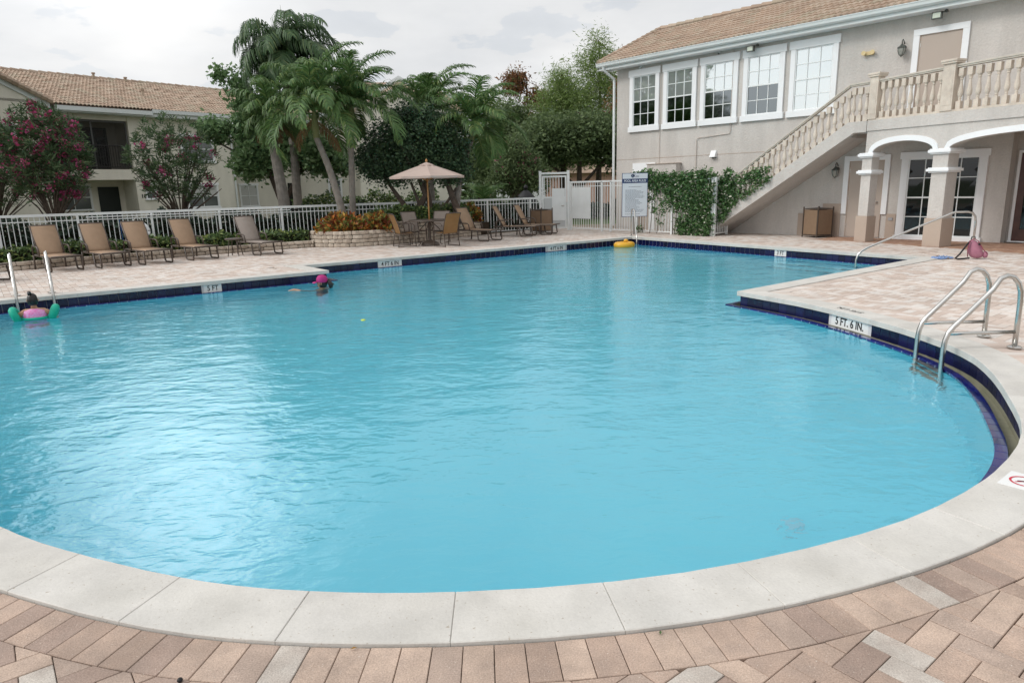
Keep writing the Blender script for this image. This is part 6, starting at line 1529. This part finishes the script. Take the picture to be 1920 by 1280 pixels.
def person(label, loc, rz, scale, suit, cap=None, arms='out', hair='cap', nk=.235):
    """standing in the water: body continuous from hips to head, +x is the facing direction, z=0 at the water surface"""
    r = thing('person', label, 'person', loc, rz); s = scale
    zh = .10 * s if hair != 'child' else .34 * s     # head centre above the water
    J = [(0, 0, -.62*s, .13*s), (0, 0, -.40*s, .115*s), (0, 0, -.20*s, .14*s), (0, 0, zh - (nk+.005)*s, .10*s), (0, 0, zh - .145*s, .052*s), (.012*s, 0, zh - .08*s, .055*s)]
    B = [(0, 1), (1, 2), (2, 3), (3, 4), (4, 5)]
    for sg_ in (1, -1):
        b0 = len(J); shz = zh - nk*s
        if arms == 'wall' and sg_ == 1:
            A = [(.0, .15*s, shz, .055*s), (.16*s, .20*s, shz - .05*s, .043*s), (.36*s, .22*s, -.02*s, .033*s), (.44*s, .22*s, .005*s, .026*s)]
        elif arms == 'wall':
            A = [(-.02*s, -.16*s, shz, .055*s), (-.02*s, -.32*s, shz - .12*s, .043*s), (.10*s, -.42*s, shz - .16*s, .033*s), (.2*s, -.45*s, shz - .16*s, .028*s)]
        else:
            A = [(0, .14*s*sg_, shz, .058*s), (.01*s, .24*s*sg_, shz - .05*s, .046*s), (.06*s, .31*s*sg_, shz - .20*s, .038*s), (.20*s, .30*s*sg_, shz - .27*s, .028*s)]
        J += A; B += [(3, b0), (b0, b0+1), (b0+1, b0+2), (b0+2, b0+3)]
        hd = Vector(A[3][:3]) - Vector(A[2][:3]); hj, hb_ = hand(r, A[3][:3], (hd.x, hd.y, 0) if arms == 'wall' and sg_ == 1 else hd, s)
        k0 = len(J) - 1; J += hj[1:]; B += [tuple((k0 if q == 0 else q + k0) for q in e) for e in hb_]
        b1 = len(J); J += [(.02*s, .09*s*sg_, -.85*s, .085*s), (.04*s, .10*s*sg_, -1.12*s, .055*s)]; B += [(0, b1), (b1, b1+1)]
    skinned('body', J, B, m_skin, r)
    # head: ovoid with face
    mb = MB(); K, Rr = 20, 16; vs = []
    for i in range(K + 1):
        ph = math.pi * i / K
        for j in range(Rr):
            th = 2*math.pi*j/Rr; x_ = math.sin(ph)*math.cos(th); y_ = math.sin(ph)*math.sin(th); z_ = math.cos(ph)
            X = x_*.094; Y = y_*.074*(1 - .18*max(0, -z_)); Z = z_*.115
            if x_ > .55 and abs(y_) < .25 and -.28 < z_ < .05: X += .016 * (1 - abs(y_)/.25)
            if x_ > .5 and .02 < z_ < .22 and .2 < abs(y_) < .5: X -= .007
            if x_ > .4 and z_ < -.55: X += .006
            vs.append((X*s, Y*s, zh + Z*s))
    mb.add(vs, [(i*Rr + j, (i+1)*Rr + j, (i+1)*Rr + (j+1) % Rr, i*Rr + (j+1) % Rr) for i in range(K) for j in range(Rr)]); hd_ = soft(mb, 'head', m_skin, r, 1)
    for sg_ in (1, -1):
        MB().lathe([(.0, -.008*s), (.008*s, -.005*s), (.010*s, 0), (.007*s, .006*s), (0, .008*s)], (.080*s, .030*s*sg_, zh + .008*s), 10).build('eye', m_black, hd_, smooth=True)
        mb = MB(); mb.tube([(-.005*s, .074*s*sg_, zh + .02*s), (-.012*s, .086*s*sg_, zh + .005*s), (-.004*s, .080*s*sg_, zh - .025*s)], .010*s, 8); mb.build('ear', m_skin, hd_, smooth=True)
    MB().tube([(.086*s, -.018*s, zh - .055*s), (.091*s, 0, zh - .057*s), (.086*s, .018*s, zh - .055*s)], .005*s, 6).build('mouth', m_pkd, hd_)
    # hair shell on the back and top
    mb = MB(); vs = []
    for i in range(K + 1):
        ph = math.pi * i / K
        for j in range(Rr):
            th = 2*math.pi*j/Rr; x_ = math.sin(ph)*math.cos(th); y_ = math.sin(ph)*math.sin(th); z_ = math.cos(ph)
            f_ = 1.09 if (x_ < .35 or z_ > .45) and z_ > -.75 else .88
            vs.append((x_*.094*f_*s - .003, y_*.078*f_*s, zh + z_*.118*f_*s + .004*s))
    mb.add(vs, [(i*Rr + j, (i+1)*Rr + j, (i+1)*Rr + (j+1) % Rr, i*Rr + (j+1) % Rr) for i in range(K) for j in range(Rr)]); soft(mb, 'hair', m_hair, r, 1)
    # suit round the torso
    MB().lathe([(.150*s, -.62*s), (.135*s, -.42*s), (.155*s, -.22*s), (.165*s, zh - (nk+.06)*s), (.145*s, zh - (nk-.015)*s), (.075*s, zh - (nk-.055)*s)], seg=20, caps=False).xf(Matrix.Diagonal((.78, 1.12, 1, 1))).build('swimsuit', suit, r, smooth=True)
    return r, zh
m_suitg = mat('grey_swimsuit', (.10, .10, .13), .6, .3); m_suitp = mat('pink_print_suit', (.75, .12, .38), .6, .3, col2=(.70, .45, .70), nscale=38)
w_, zh = person('person in a magenta baseball cap with dark ponytail, standing neck-deep by the pool edge', (-3.60, 12.98, ZW), math.radians(178), 1.0, m_suitg, arms='wall')
m_cap = mat('magenta_cap', (.46, .035, .20), .7, .3, col2=(.36, .02, .15), nscale=14)
mb = MB(); mb.lathe([(.100, -.005), (.107, .03), (.100, .075), (.072, .112), (.03, .13), (.0, .134)], (-.005, 0, zh + .025), 24, caps=False); mb.xf(Matrix.Translation((0, 0, 0))); cp = mb.build('cap', m_cap, w_, smooth=True)
mb = MB(); K = 12; vs = []
for i in range(K + 1):
    a = -1.05 + 2.1 * i / K; vs += [(.095*math.cos(a), .095*math.sin(a), zh + .034), (.185*math.cos(a*.72) - .005, .11*math.sin(a), zh + .018 - .012*abs(a)), (.180*math.cos(a*.72) - .005, .11*math.sin(a), zh + .012 - .012*abs(a)), (.095*math.cos(a), .095*math.sin(a), zh + .026)]
mb.add(vs, [(4*i + q, 4*i + (q+1) % 4, 4*i + 4 + (q+1) % 4, 4*i + 4 + q) for i in range(K) for q in range(4)]); mb.build('visor', m_cap, cp, smooth=True)
mb = MB(); mb.tube([(-.095, 0, zh + .03), (-.14, .01, zh + .02), (-.17, .01, zh - .03), (-.165, .0, zh - .09), (-.15, 0, zh - .14)], [.018, .042, .050, .035, .008], 10); mb.build('ponytail', m_hair, w_, smooth=True)
mb = MB(); mb.tube([(-.15, 0, zh - .0), (-.21, .01, zh - .02), (-.24, .02, zh - .035)], [.022, .018, .004], 8); mb.build('loose_hair', m_hair, w_, smooth=True)
g2_, zg = person('small child seen from behind in a pink swimsuit with green foam arm floats', (-7.30, 10.34, ZW), math.radians(116), .86, m_suitp, arms='out', hair='child', nk=.20)
m_grn = mat('green_foam', (.01, .42, .28), .5, .3, col2=(.008, .36, .24), nscale=12)
for sg_ in (1, -1):
    mb = MB(); K = 24; c0 = Vector((0.01, .225*sg_, zg - .20*.86 - .03)); 
    mb.tube([c0 + Vector((.080*math.cos(2*math.pi*i/K), .03*math.sin(2*math.pi*i/K)*sg_ + .02*sg_, .080*math.sin(2*math.pi*i/K) - .01)) for i in range(K + 1)], .055, 10); mb.build('arm_float', m_grn, g2_, smooth=True)
MB().tube([(-.115*math.cos(a), .16*math.sin(a), .02) for a in [k*math.pi/8 - math.pi/2 for k in range(9)]], .022, 8).build('float_strap', m_grn, g2_, smooth=True)
MB().tube([(-.02, .02, zg + .09), (-.05, .02, zg + .125), (-.085, .02, zg + .11)], [.03, .028, .01], 8).build('topknot', m_hair, g2_, smooth=True)
